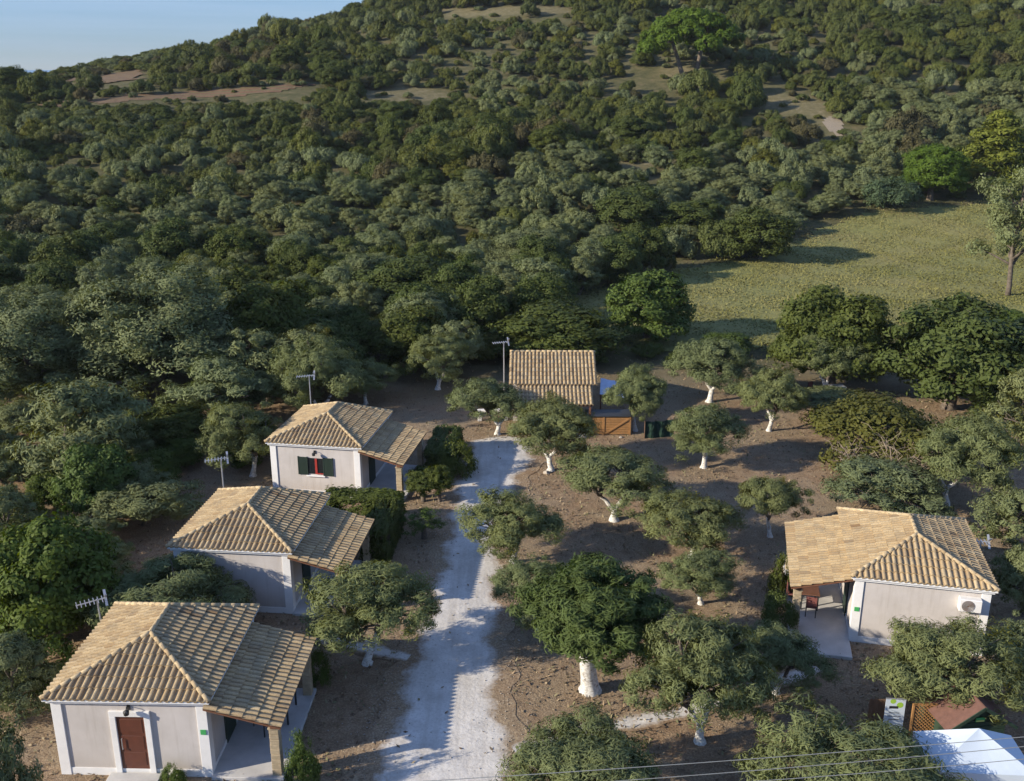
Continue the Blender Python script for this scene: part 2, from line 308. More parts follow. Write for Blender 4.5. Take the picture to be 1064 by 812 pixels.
# ------------------------------------------------------------------ object helpers
def tag(o, label=None, cat=None, group=None, kind=None):
    if label: o['label'] = label
    if cat: o['category'] = cat
    if group: o['group'] = group
    if kind: o['kind'] = kind
    return o
def thing(name, loc, rz=0, label=None, cat=None, group=None):
    o = bpy.data.objects.new(name, None); C.objects.link(o); o.location = loc; o.rotation_euler = (0, 0, rz); o.empty_display_size = 0.3
    return tag(o, label, cat, group)
def link(name, me, parent=None, loc=None):
    o = bpy.data.objects.new(name, me); C.objects.link(o)
    if parent: o.parent = parent
    if loc is not None: o.location = loc
    return o
class MB:
    def __init__(s): s.v = []; s.f = []; s.r = []
    def add(s, vs, fs, r=0.5):
        k = len(s.v); s.v += [tuple(map(float, x)) for x in vs]; s.f += [tuple(i+k for i in f) for f in fs]; s.r += [r]*len(fs); return s
    def box(s, x0, y0, z0, x1, y1, z1, r=0.5, M=None, bev=0.0):
        if bev > 0:
            b = min(bev, (x1-x0)*.45, (y1-y0)*.45, (z1-z0)*.45)
            vs = []
            for z, i in ((z0, b), (z0+b, 0), (z1-b, 0), (z1, b)):
                X0, X1, Y0, Y1 = x0+i, x1-i, y0+i, y1-i
                c = b*0.7 if i == 0 else b*0.3
                vs += [(X0+c, Y0, z), (X1-c, Y0, z), (X1, Y0+c, z), (X1, Y1-c, z), (X1-c, Y1, z), (X0+c, Y1, z), (X0, Y1-c, z), (X0, Y0+c, z)]
            fs = [tuple(range(7, -1, -1)), tuple(range(24, 32))]
            for k in range(3):
                for j in range(8): fs.append((k*8+j, k*8+(j+1) % 8, k*8+8+(j+1) % 8, k*8+8+j))
        else:
            vs = [(x0, y0, z0), (x1, y0, z0), (x1, y1, z0), (x0, y1, z0), (x0, y0, z1), (x1, y0, z1), (x1, y1, z1), (x0, y1, z1)]
            fs = [(3, 2, 1, 0), (4, 5, 6, 7), (0, 1, 5, 4), (1, 2, 6, 5), (2, 3, 7, 6), (3, 0, 4, 7)]
        if M is not None: vs = [M @ Vector(v) for v in vs]
        return s.add(vs, fs, r)
    def tube(s, pts, rad, n=8, r=0.5, cap=True):
        pts = [Vector(p) for p in pts]; rad = rad if hasattr(rad, '__len__') else [rad]*len(pts)
        vs = []; ref = None
        for i, p in enumerate(pts):
            d = (pts[min(i+1, len(pts)-1)]-pts[max(i-1, 0)]).normalized()
            if ref is None: ref = d.orthogonal().normalized()
            a = (ref-d*ref.dot(d)).normalized(); ref = a; b = d.cross(a)
            vs += [p+(a*math.cos(2*math.pi*k/n)+b*math.sin(2*math.pi*k/n))*rad[i] for k in range(n)]
        fs = [(i*n+k, i*n+(k+1) % n, (i+1)*n+(k+1) % n, (i+1)*n+k) for i in range(len(pts)-1) for k in range(n)]
        if cap: fs += [tuple(range(n-1, -1, -1)), tuple(range((len(pts)-1)*n, len(pts)*n))]
        return s.add(vs, fs, r)
    def bar(s, a, b, w, h, r=0.5):
        a = Vector(a); b = Vector(b); d = (b-a); L = d.length; q = d.to_track_quat('X', 'Z').to_matrix().to_4x4()
        return s.box(0, -w/2, -h/2, L, w/2, h/2, r, Matrix.Translation(a) @ q)
    def mesh(s, name, m, smooth=False):
        me = bpy.data.meshes.new(name); me.from_pydata(s.v, [], s.f)
        at = me.attributes.new('rnd', 'FLOAT', 'FACE'); at.data.foreach_set('value', np.array(s.r, np.float32))
        me.materials.append(m)
        if smooth: me.polygons.foreach_set('use_smooth', np.ones(len(s.f), bool))
        me.update(); return me
    def build(s, name, m, parent=None, smooth=False, loc=None): return link(name, s.mesh(name, m, smooth), parent, loc)
def npmesh(name, V, F, m, rnd=None, extra=None):
    me = bpy.data.meshes.new(name); nv, nf = len(V), len(F); k = F.shape[1]
    me.vertices.add(nv); me.vertices.foreach_set('co', np.ascontiguousarray(V, np.float32).ravel())
    me.loops.add(nf*k); me.loops.foreach_set('vertex_index', np.ascontiguousarray(F, np.int32).ravel())
    me.polygons.add(nf); me.polygons.foreach_set('loop_start', np.arange(0, nf*k, k, dtype=np.int32))
    if rnd is not None: me.attributes.new('rnd', 'FLOAT', 'FACE').data.foreach_set('value', np.asarray(rnd, np.float32))
    if extra:
        for kk, a in extra.items(): me.attributes.new(kk, 'FLOAT', 'POINT').data.foreach_set('value', np.asarray(a, np.float32))
    me.materials.append(m); me.update(calc_edges=True); me.validate(); return me

# ------------------------------------------------------------------ ground, sea, fields, road
BARE = [[(360, 93), (440, 90), (470, 100), (425, 108), (380, 103)], [(780, 97), (850, 100), (872, 124), (868, 143), (850, 125), (800, 112)],
        [(318, 33), (345, 28), (348, 32), (325, 36)], [(450, 9), (600, 5), (605, 14), (470, 18)], [(600, 163), (700, 163), (710, 172), (615, 176)],
        [(0, 217), (58, 217), (50, 232), (0, 234)], [(0, 280), (160, 282), (160, 297), (0, 297)], [(690, 70), (730, 68), (735, 84), (690, 84)], [(955, 80), (1000, 84), (1000, 94), (960, 92)]]
def build_ground():
    ys = np.concatenate([np.arange(-60, 64, 2.0), np.arange(64, 360, 1.6), np.arange(360, 620, 8), np.arange(620, 901, 40)])
    ss = np.linspace(-1.35, 1.35, 331)
    Y, S_ = np.meshgrid(ys, ss, indexing='ij'); X = S_*(np.maximum(Y, 0)+45); Z = terr(X, Y)
    px, py, zc = proj(X, Y, Z); b = np.zeros(X.shape)
    for p in BARE: b = np.maximum(b, (inpoly(px, py, p) & (zc > 10)).astype(float))
    n0, n1 = X.shape; idx = np.arange(n0*n1).reshape(n0, n1)
    F = np.stack([idx[:-1, :-1], idx[:-1, 1:], idx[1:, 1:], idx[1:, :-1]], -1).reshape(-1, 4)
    me = npmesh('ground', np.stack([X, Y, Z], -1).reshape(-1, 3), F, SOIL, None, {'bare': b.ravel()})
    me.polygons.foreach_set('use_smooth', np.ones(len(me.polygons), bool))
    tag(link('ground', me), 'brown orchard soil rising into a scrubby hillside', 'ground', kind='structure')
build_ground()
m_ = MB(); ang = np.linspace(0, 2*math.pi, 97)[:-1]
vs = [(0, 0, -30.)]; fs = []
for rr in (900., 3000., 12000., 60000.): vs += [(rr*math.cos(a), rr*math.sin(a), -30.) for a in ang]
fs = [(0, 1+k, 1+(k+1) % 96) for k in range(96)]
for q in range(3): fs += [(1+q*96+k, 1+(q+1)*96+k, 1+(q+1)*96+(k+1) % 96, 1+q*96+(k+1) % 96) for k in range(96)]
m_.add(vs, fs); tag(m_.build('sea', SEA), 'strip of calm blue sea beyond the hill', 'sea', kind='structure')

def sheet(name, polypx, m, lift, step, label, cat, jit=6.0, seed=1):
    pts = np.array([onto(*q) for q in polypx]); lo = pts.min(0)-2; hi = pts.max(0)+2
    xs = np.arange(lo[0], hi[0], step); ys = np.arange(lo[1], hi[1], step); Y, X = np.meshgrid(ys, xs, indexing='ij')
    jx = np.sin(X*.5+seed)*np.sin(Y*.43)*1.2+np.sin(X*1.3)*.5
    ins = inpoly(X+jx, Y+jx, [tuple(q) for q in pts]); idx = np.arange(X.size).reshape(X.shape)
    keep = ins[:-1, :-1] & ins[:-1, 1:] & ins[1:, 1:] & ins[1:, :-1]
    F = np.stack([idx[:-1, :-1], idx[:-1, 1:], idx[1:, 1:], idx[1:, :-1]], -1)[keep]
    u, inv = np.unique(F, return_inverse=True); V = np.stack([X, Y, terr(X, Y)+lift], -1).reshape(-1, 3)[u]
    me = npmesh(name, V, inv.reshape(-1, 4), m); me.polygons.foreach_set('use_smooth', np.ones(len(me.polygons), bool))
    return tag(link(name, me), label, cat, kind='structure'), pts
FIELDPX = [(560, 320), (640, 297), (700, 279), (790, 266), (849, 237), (904, 219), (1110, 202), (1110, 335), (940, 352), (806, 362), (700, 368), (610, 352)]
field, FPTS = sheet('meadow', FIELDPX, FIELD, 0.10, 1.2, 'sunlit dry grass meadow beyond the orchard', 'meadow')
VINEPX = [(-10, 114), (100, 109), (200, 104), (285, 98), (330, 90), (330, 87), (285, 88), (200, 94), (90, 104), (-10, 110)]
sheet('ploughed_field', VINEPX, PLOUGH, 0.09, 1.2, 'long rust brown ploughed strip below the ridge', 'field', seed=2)
sheet('fallow_field', [(70, 83), (148, 72), (152, 83), (75, 91)], PLOUGH, 0.25, 1.2, 'small brown fallow patch near the seaward skyline', 'field', seed=3)

def strip(name, rows, m, lift, label, cat, amp=0.25, nx=22, step=0.35, kind='structure'):
    rows = np.array(rows, float); t = np.arange(rows[0, 1], rows[-1, 1], step) if rows.shape[1] == 3 else None
    V = []; E = []; ys = np.arange(rows[0, 0], rows[-1, 0]+1e-6, step)
    for y in ys:
        a = np.interp(y, rows[:, 0], rows[:, 1]); b = np.interp(y, rows[:, 0], rows[:, 2])
        a += amp*(math.sin(y*1.7)+.6*math.sin(y*4.1+1)); b += amp*(math.sin(y*1.5+2)+.6*math.sin(y*3.7))
        for k in range(nx+1):
            f = k/nx; x = a+(b-a)*f; V.append((x, y, float(terr(x, y))+lift)); E.append(max(0, 1-min(f, 1-f)*(b-a)/1.5))
    n = len(ys); idx = np.arange(n*(nx+1)).reshape(n, nx+1)
    F = np.stack([idx[:-1, :-1], idx[:-1, 1:], idx[1:, 1:], idx[1:, :-1]], -1).reshape(-1, 4)
    return tag(link(name, npmesh(name, np.array(V), F, m, None, {'edge': np.array(E)})), label, cat, kind=kind)
ROADROWS = [(-60, -5.5, 3.0), (18, -5.6, 1.2), (24, -5.2, 0.9), (26.8, -5.3, 0.85), (29, -4.9, 0.4), (32.9, -4.7, 0.05), (38.7, -4.2, 0.05), (43.3, -3.9, 0.05), (48, -3.8, 0.35), (51, -3.8, 0.95), (53, -3.6, 1.4), (55, -3.3, 1.9), (56.8, -3.5, 2.1), (58, -3.0, 1.7), (58.7, -1.6, 0.6), (58.9, -1.0, 0.1)]
strip('road', ROADROWS, GRAVEL, 0.02, 'pale gravel drive running between the cottages', 'road', 0.2)
def path(name, pts, wd, m, label, lift=0.03):
    V = []; E = []; pts = [Vector(p) for p in pts]; L = []
    for a, b in zip(pts[:-1], pts[1:]):
        k = max(2, int((b-a).length/0.3)); L += [a+(b-a)*(i/k) for i in range(k)]
    L.append(pts[-1])
    for i, p in enumerate(L):
        d = (L[min(i+1, len(L)-1)]-L[max(i-1, 0)]).normalized(); nrm = Vector((-d.y, d.x)); ww = wd*(1+.18*math.sin(i*.9)+.1*math.sin(i*2.3))
        for k in range(7):
            f = k/6-.5; V.append((p.x+nrm.x*ww*f, p.y+nrm.y*ww*f, lift)); E.append(abs(f)*2*0.75)
    idx = np.arange(len(L)*7).reshape(-1, 7); F = np.stack([idx[:-1, 1:], idx[:-1, :-1], idx[1:, :-1], idx[1:, 1:]], -1).reshape(-1, 4)
    return tag(link(name, npmesh(name, np.array(V), F, m, None, {'edge': np.array(E)})), label, 'path', kind='structure')
g2 = lambda x, y: tuple(G(x, y)[:2])
path('path', [g2(535, 782), g2(600, 762), g2(650, 752), g2(705, 742), g2(790, 715), g2(850, 695)], 0.95, GRAVEL, 'stony footpath from the drive towards the right cottage')
path('path', [g2(330, 662), g2(370, 672), g2(425, 684)], 0.9, GRAVEL, 'short paved footpath to the nearest cottage porch')

# ------------------------------------------------------------------ tiled roofs
def slope(mb, A, B, Cc, D, rng, w=0.225, course=0.43, h=0.072, lip=0.042):
    A, B, Cc, D = map(Vector, (A, B, Cc, D)); W = (B-A).length; s = (B-A).normalized(); n = s.cross(D-A).normalized(); t = n.cross(s)
    ds, dt = (D-A).dot(s), (D-A).dot(t); cs, ct = (Cc-A).dot(s), (Cc-A).dot(t)
    def tm(x):
        if x < ds: return dt*max(x, 0)/ds if ds > 1e-6 else dt
        if x > cs: return ct*max(W-x, 0)/(W-cs) if W-cs > 1e-6 else ct
        return dt if cs-ds < 1e-6 else dt+(ct-dt)*(x-ds)/(cs-ds)
    nr = max(1, round(W/w)); w = W/nr; T = max(dt, ct); nc = max(1, round(T/course)); course = T/nc
    prof = [(-.5, 0), (-.30, 0.02), (-.27, .5), (-.15, .9), (0, 1), (.15, .9), (.27, .5), (.30, 0.02), (.5, 0)]
    for i in range(nr):
        jit = [rng.uniform(-.006, .006) for _ in range(nc+1)]
        for k in range(nc):
            t0, t1 = k*course, (k+1)*course; rv = min(1, max(0, (rng.gauss(.55, .13) if rng.random() > .02 else rng.uniform(0, .2))))
            lp = lip+jit[k]
            for a in range(len(prof)-1):
                vs = []
                for (tt, add) in ((t0, -0.03 if k == 0 else 0.0), (t0, lp), (t1, 0.0)):
                    for q in (a, a+1):
                        x = (i+.5+prof[q][0])*w; lim = tm(x); y = min(tt+(jit[k]*2 if tt == t0 and k else 0), lim); x += jit[k]*1.2
                        vs.append(A+s*x+t*y+n*(prof[q][1]*h+add))
                if (vs[4]-vs[2]).length+(vs[5]-vs[3]).length < 0.01: continue
                mb.add(vs, [(0, 1, 3, 2), (2, 3, 5, 4)], rv)
def caps(mb, a, b, rng, r=0.085, L=0.36, lift=0.055):
    a = Vector(a)+Vector((0, 0, lift)); b = Vector(b)+Vector((0, 0, lift)); d = b-a; n = max(1, round(d.length/L))
    for k in range(n):
        p, q = a+d*(k/n), a+d*((k+1.12)/n); mb.tube([p, q], [r, r*.86], 8, min(1, max(0, rng.gauss(.75, .15))))

EW, ED, EZ, RZ = 5.4, 5.9, 2.98, 3.90        # eaves width, depth, eaves height, ridge height
PWID, PZ0, PZ1 = 2.25, 2.79, 2.17            # porch roof width and heights
CACHE = {}
def cottage_mesh(key, fn):
    if key not in CACHE: CACHE[key] = fn()
    return CACHE[key]
def cottage(loc, rz, label, side, front, D=ED, pfront=(-0.1, 0.8)):
    """origin: front-left eaves corner on the ground; side +1 porch on the right, -1 on the left"""
    t = thing('cottage', loc, rz, label, 'cottage', None)
    W = EW; i = 0.24; x0, x1, y0, y1 = i, W-i, i, D-i
    key = (side, D)
    def walls():
        m = MB(); m.box(x0, y0, 0, x1, y1, EZ-.19); return m.mesh('wall', WALL)
    link('wall', cottage_mesh(('w',)+key, walls), t)
    def plinth():
        m = MB(); m.box(x0-.03, y0-.03, 0, x1+.03, y1+.03, .27); return m.mesh('plinth', WHITE)
    link('plinth', cottage_mesh(('pl',)+key, plinth), t)
    def pil():
        m = MB(); m.box(-.17, -.17, 0, .17, .17, EZ-.192, bev=.012); return m.mesh('corner_pilaster', WHITE)
    for (a, b) in ((x0+.12, y0+.12), (x1-.12, y0+.12), (x0+.12, y1-.12), (x1-.12, y1-.12)):
        link('corner_pilaster', cottage_mesh('pil', pil), t, (a, b, 0))
    def corn():
        m = MB(); m.box(.10, .10, EZ-.19, W-.10, D-.10, EZ-.09, bev=.01); m.box(.02, .02, EZ-.088, W-.02, D-.02, EZ-.005, bev=.012); return m.mesh('cornice', WHITE)
    link('cornice', cottage_mesh(('c',)+key, corn), t)
    hf, hb = 2.5, D-4.3
    A, B, Cc, Dd = (0, 0, EZ), (W, 0, EZ), (W, D, EZ), (0, D, EZ); P, Q = (W/2, hf, RZ), (W/2, D-hb, RZ)
    def roof():
        rng = random.Random(5+side); m = MB()
        slope(m, A, B, P, P, rng); slope(m, B, Cc, Q, P, rng); slope(m, Cc, Dd, Q, Q, rng); slope(m, Dd, A, P, Q, rng); return m.mesh('roof', TILE)
    rf = link('roof', cottage_mesh(('r',)+key, roof), t)
    def rid():
        rng = random.Random(9); m = MB()
        for a, b in ((A, P), (B, P), (Cc, Q), (Dd, Q), (P, Q)): caps(m, a, b, rng)
        return m.mesh('ridge_tile', TILE, True)
    link('ridge_tile', cottage_mesh(('rc',)+key, rid), rf)
    # porch
    f0, f1 = pfront; ya, yb = f0, D-f1
    X = lambda v: (W+v) if side > 0 else -v          # v = distance out from the eaves
    def proof():
        rng = random.Random(31); m = MB()
        if side > 0: slope(m, (X(PWID), ya, PZ1), (X(PWID), yb, PZ1), (X(-.2), yb, PZ0+.04), (X(-.2), ya, PZ0+.04), rng)
        else: slope(m, (X(PWID), yb, PZ1), (X(PWID), ya, PZ1), (X(-.2), ya, PZ0+.04), (X(-.2), yb, PZ0+.04), rng)
        return m.mesh('porch_roof', TILE)
    pr = link('porch_roof', cottage_mesh(('pr', pfront)+key, proof), t)
    def deck():
        m = MB(); a = X(PWID-.03); b = X(-.2)
        for yy0, yy1, th in ((ya+.02, yb-.02, .05),):
            vs = [(a, yy0, PZ1-.035), (b, yy0, PZ0+.005), (b, yy1, PZ0+.005), (a, yy1, PZ1-.035)]
            vs += [(v[0], v[1], v[2]-th) for v in vs]
            fs = [(0, 1, 2, 3), (7, 6, 5, 4), (0, 4, 5, 1), (1, 5, 6, 2), (2, 6, 7, 3), (3, 7, 4, 0)]
            m.add(vs, fs)
        return m.mesh('roof_boards', WOOD)
    link('roof_boards', cottage_mesh(('dk', pfront)+key, deck), pr)
    def beam():
        m = MB(); m.box(min(X(PWID-.42), X(PWID-.24)), ya+.2, PZ1-.21, max(X(PWID-.42), X(PWID-.24)), yb-.2, PZ1-.06, bev=.01)
        for yy in np.linspace(ya+.25, yb-.25, 5): m.bar((X(-.1), yy, PZ0-.13), (X(PWID-.1), yy, PZ1-.13), .09, .1)
        return m.mesh('porch_beam', WOOD)
    link('porch_beam', cottage_mesh(('bm', pfront)+key, beam), t)
    def pillar():
        m = MB(); z = 0
        rng = random.Random(3)
        k = 0
        while z < PZ1-.36:
            hh = .19; q = rng.uniform(-.008, .008); m.box(-.155+q, -.155-q, z, .155+q, .155-q, z+hh-.008, bev=.015); z += hh; k += 1
        m.box(-.19, -.19, z, .19, .19, PZ1-.213, bev=.02); return m.mesh('porch_pillar', STONE)
    for yy in (ya+.42, yb-.42): link('porch_pillar', cottage_mesh('pp', pillar), t, (X(PWID-.33), yy, 0.0))
    ext = 0.0 if side > 0 else 1.5
    def floor():
        m = MB(); m.box(min(X(-.21), X(PWID-.1)), ya+.15-ext, -.05, max(X(-.21), X(PWID-.1)), yb-.1, .13, bev=.015); return m.mesh('porch_floor', CONC)
    link('porch_floor', cottage_mesh(('fl', ext, pfront)+key, floor), t)
    # dark side doors and windows under the porch
    wx = x1 if side > 0 else x0; sg = 1 if side > 0 else -1
    def sdoor():
        m = MB(); m.box(min(wx, wx+sg*.06), D*.30, .13, max(wx, wx+sg*.06), D*.30+1.0, 2.2); return m.mesh('side_door', GREENP)
    link('side_door', cottage_mesh(('sd',)+key, sdoor), t)
    def swin():
        m = MB(); m.box(min(wx, wx+sg*.05), D*.62, 1.0, max(wx, wx+sg*.05), D*.62+1.1, 2.1); return m.mesh('side_window', GREENP)
    link('side_window', cottage_mesh(('sw',)+key, swin), t)
    # front
    cx = W/2
    if front == 'door':
        m = MB(); m.box(cx-.46, y0-.02, .27, cx+.46, y0+.02, 2.28)
        for k in range(3): m.box(cx-.36, y0-.035, .42+k*.62, cx+.36, y0-.019, .92+k*.62, bev=.01)
        d = m.build('front_door', REDDOOR, t)
        m = MB(); m.box(cx-.66, y0-.075, .0, cx-.462, y0+.01, 2.28, bev=.01); m.box(cx+.462, y0-.075, .0, cx+.66, y0+.01, 2.28, bev=.01); m.box(cx-.66, y0-.08, 2.282, cx+.66, y0+.01, 2.48, bev=.01); m.build('door_frame', WHITE, d)
        m = MB(); m.tube([(cx-.34, y0-.05, 1.05), (cx-.34, y0-.09, 1.05), (cx-.34, y0-.09, 1.45), (cx-.34, y0-.05, 1.45)], .016, 6); m.build('handle', METAL, d)
        m = MB(); m.box(cx-.85, y0-1.0, -.02, cx+.85, y0-.081, .16, bev=.02); m.build('door_step', CONC, t)
        zl = 2.62
    elif front == 'window':
        m = MB(); m.box(cx-.42, y0-.03, 1.25, cx+.42, y0+.02, 2.15); wdw = m.build('window', GLASSD, t)
        m = MB(); m.box(cx-.02, y0-.06, 1.25, cx+.10, y0-.031, 2.15); m.box(cx+.10, y0-.06, 1.25, cx+.42, y0-.031, 1.31); m.build('window_frame', REDP, wdw)
        for s_ in (-1, 1):
            m = MB(); xa = cx+s_*.43; xb = cx+s_*.98; lo, hi = min(xa, xb), max(xa, xb)
            m.box(lo, y0-.07, 1.18, lo+.05, y0-.01, 2.22); m.box(hi-.05, y0-.07, 1.18, hi, y0-.01, 2.22)
            for k in range(16): m.box(lo+.05, y0-.06, 1.19+k*.064, hi-.05, y0-.015, 1.235+k*.064)
            m.build('shutter', GREENP, wdw)
        m = MB(); m.box(cx-.52, y0-.1, 1.10, cx+.52, y0, 1.17, bev=.01); m.build('sill', WHITE, wdw)
        zl = 2.52
    if front in ('door', 'window'):
        m = MB(); m.box(cx-.05, y0-.04, zl-.1, cx+.05, y0, zl+.08); m.tube([(cx, y0-.03, zl+.04), (cx, y0-.16, zl+.1), (cx+.02, y0-.26, zl+.02)], .018, 6)
        m.tube([(cx+.02, y0-.26, zl+.05), (cx+.02, y0-.26, zl-.0), (cx+.02, y0-.26, zl-.12)], [.03, .10, .085], 8); m.build('wall_lamp', DMETAL, t)
    return t
def house_sign(parent, x, z, y=.24):
    m = MB(); m.box(x-.09, y-.075, z-.09, x+.09, y-.055, z+.09); m.build('house_sign', SIGNG, parent)
def yawloc(fl, fr): return math.atan2(fr[1]-fl[1], fr[0]-fl[0])
h1 = cottage((-14.95, 26.98, 0), R(-1.6), 'nearest tiled grey cottage with the red-brown front door', 1, 'door'); house_sign(h1, EW-.36, 1.75)
h2 = cottage((-14.45, 37.55, 0), R(-5.4), 'middle cottage of the left row, front wall shaded behind an olive tree', 1, 'none')
h3 = cottage((-13.25, 49.85, 0), R(-9.3), 'farthest cottage of the left row, with green shutters', 1, 'window')
h4 = cottage((13.36, 35.0, 0), R(-12.5), 'grey cottage right of the orchard with an air conditioner on its wall', -1, 'none', D=6.5, pfront=(0.15, 0.25)); house_sign(h4, .36, 1.5)
m = MB(); m.box(4.05, -.10, 2.02, 4.85, .239, 2.55, bev=.02); ac = m.build('air_conditioner', WHITE, h4)
m = MB()
for k in range(6): m.tube([(4.36+math.cos(a)*(.05+.036*k), -.112, 2.285+math.sin(a)*(.05+.036*k)) for a in np.linspace(0, 2*math.pi, 17)], .009, 4, cap=False)
m.build('fan_grille', METAL, ac)
m = MB(); m.tube([(4.36, -.104, 2.285), (4.36, -.108, 2.285)], [.24, .24], 20); m.build('fan', BROWNP, ac)

# small tiled outbuilding at the end of the drive
t = thing('outbuilding', (-0.2, 61.3, 0), R(-1), 'low tiled outbuilding at the end of the drive', 'outbuilding')
m = MB(); m.box(.25, .3, 0, 5.45, 6.1, 2.5); m.add([(.25, .3, 2.5), (.25, 6.1, 2.5), (.25, 3.2, 3.7), (5.45, .3, 2.5), (5.45, 6.1, 2.5), (5.45, 3.2, 3.7)], [(0, 2, 1), (3, 4, 5), (0, 3, 5, 2), (1, 2, 5, 4)]); m.build('wall', WALL, t)
rng = random.Random(8); m = MB(); slope(m, (0, 0, 2.6), (5.7, 0, 2.6), (5.7, 3.2, 3.9), (0, 3.2, 3.9), rng, .25); slope(m, (5.7, 6.4, 2.6), (0, 6.4, 2.6), (0, 3.2, 3.9), (5.7, 3.2, 3.9), rng, .25); rf = m.build('roof', TILE, t)
m = MB(); caps(m, (0, 3.2, 3.9), (5.7, 3.2, 3.9), rng); m.build('ridge_tile', TILE, rf, True)
m = MB(); slope(m, (.55, -2.1, 1.95), (5.35, -2.1, 1.95), (5.35, .1, 2.5), (.55, .1, 2.5), rng, .25); m.build('porch_roof', TILE, t)
m = MB()
for x in (.75, 2.95, 5.15): m.box(x-.06, -1.95, 0, x+.06, -1.83, 1.9)
m.box(.6, -1.97, 1.8, 5.3, -1.8, 1.9); m.build('porch_frame', WOOD, t)
m = MB(); m.box(2.4, .24, 0, 3.3, .3, 2.0); m.build('door', GREENP, t)

# ------------------------------------------------------------------ small structures
def aerial(px, py_base, py_top, label, zb=0.0, arms=7, lean=0.0, rz=0.3, dz=0.0, Y=None, X=None):
    if Y is None: X, Y, _ = G(px, py_base)
    d = ray(px, py_top); top = CAM_H+d[2]*Y/d[1]
    t = thing('tv_aerial', (X, Y, 0), rz, label, 'aerial', None)
    m = MB(); m.tube([(0, 0, 0), (lean, 0, top)], .035, 6); m.build('mast', METAL, t)
    m = MB(); m.bar((-.75+lean, 0, top-.08), (.35+lean, 0, top-.02), .035, .035)
    for k in range(arms):
        x = -.72+k*.15; m.bar((x+lean, -.26, top-.075+k*.005), (x+lean, .26, top-.075+k*.005), .03, .022)
    m.bar((.3+lean, -.25, top+.24), (.3+lean, .25, top-.2), .09, .02); m.bar((.3+lean, -.25, top-.24), (.3+lean, .25, top+.2), .09, .02)
    m.build('antenna', METAL, t); return t
aerial(211, 0, 476, 'pole aerial at the back left corner of the middle cottage', X=-13.9, Y=44.2)
aerial(314, 0, 390, 'pole aerial behind the cottage with green shutters', X=-12.2, Y=57.2, rz=0.1)
aerial(526, 0, 355, 'pole aerial at the left end of the tiled outbuilding', X=-0.55, Y=64.2, rz=0.2)
aerial(105, 0, 622, 'aerial behind the nearest cottage, tilted over', X=-15.5, Y=33.2, rz=0.5, lean=-.1)
aerial(1047, 0, 562, 'pole aerial beside the right cottage', X=19.9, Y=38.2, rz=-0.2)

# gazebo
t = thing('gazebo', (14.1, 25.55, 0), R(-4), 'white pop-up canopy tent in the bottom right corner', 'gazebo')
cs = [(-1.5, -.95), (1.5, -.95), (1.5, .95), (-1.5, .95)]; m = MB(); vs = [(x, y, 2.1) for x, y in cs]; N = 8
for q in range(4):
    a = Vector((*cs[q], 2.1)); b = Vector((*cs[(q+1) % 4], 2.1)); ap = Vector((.15, .2, 2.85))
    for i in range(N):
        for j in range(N):
            def pt(i, j):
                e = a+(b-a)*(i/N); p = e+(ap-e)*(j/N); sag = -.05*math.sin(math.pi*j/N)*math.sin(math.pi*i/N); return p+Vector((0, 0, sag))
            m.add([pt(i, j), pt(i+1, j), pt(i+1, j+1), pt(i, j+1)], [(0, 1, 2, 3)])
m.build('canopy', CANVAS, t)
m = MB()
for q in range(4):
    a, b = cs[q], cs[(q+1) % 4]; n = 12
    for k in range(n):
        p0 = [a[c]+(b[c]-a[c])*k/n for c in (0, 1)]; p1 = [a[c]+(b[c]-a[c])*(k+1)/n for c in (0, 1)]
        m.add([(*p0, 2.1), (*p1, 2.1), (*p1, 1.84-.03*((k+1) % 2)), (*p0, 1.84-.03*(k % 2))], [(0, 3, 2, 1)])
m.build('valance', CANVAS, t)
for x, y in cs:
    m = MB(); m.box(x*.98-.03, y*.98-.03, 0, x*.98+.03, y*.98+.03, 2.07); m.build('leg', METAL, t)
# garden shed
sx, sy, _ = G(1016, 752, 1.6)
t = thing('garden_shed', (sx+.18, sy+.25, 0), R(7), 'dark green wooden shed with a brown felt roof beside the canopy tent', 'shed')
m = MB(); m.box(-.95, .02, 0, .95, 2.0, 1.45); m.add([(-.95, .02, 1.45), (.95, .02, 1.45), (0, .02, 2.1), (-.95, 2, 1.45), (.95, 2, 1.45), (0, 2, 2.1)], [(0, 1, 2), (4, 3, 5)])
for k in range(9): m.box(-.95, -.005, .08+k*.155, .95, .021, .21+k*.155)
m.build('wall', SHEDG, t)
m = MB(); m.bar((0, 1.05, 2.16), (-1.22, 1.05, 1.32), 2.5, .05); m.bar((0, 1.05, 2.16), (1.22, 1.05, 1.32), 2.5, .05); m.build('roof', FELT, t)
m = MB(); m.bar((0, -.22, 2.13), (-1.24, -.22, 1.28), .03, .12); m.bar((0, -.22, 2.13), (1.24, -.22, 1.28), .03, .12); m.build('bargeboard', SHEDG, t)
m = MB(); m.box(-.16, -.035, 1.50, .16, -.008, 1.66); sg_ = m.build('sign', SIGNG, t)
m = MB(); m.box(-.14, -.042, 1.51, .14, -.036, 1.57); m.build('sign_panel', SIGNY, sg_)
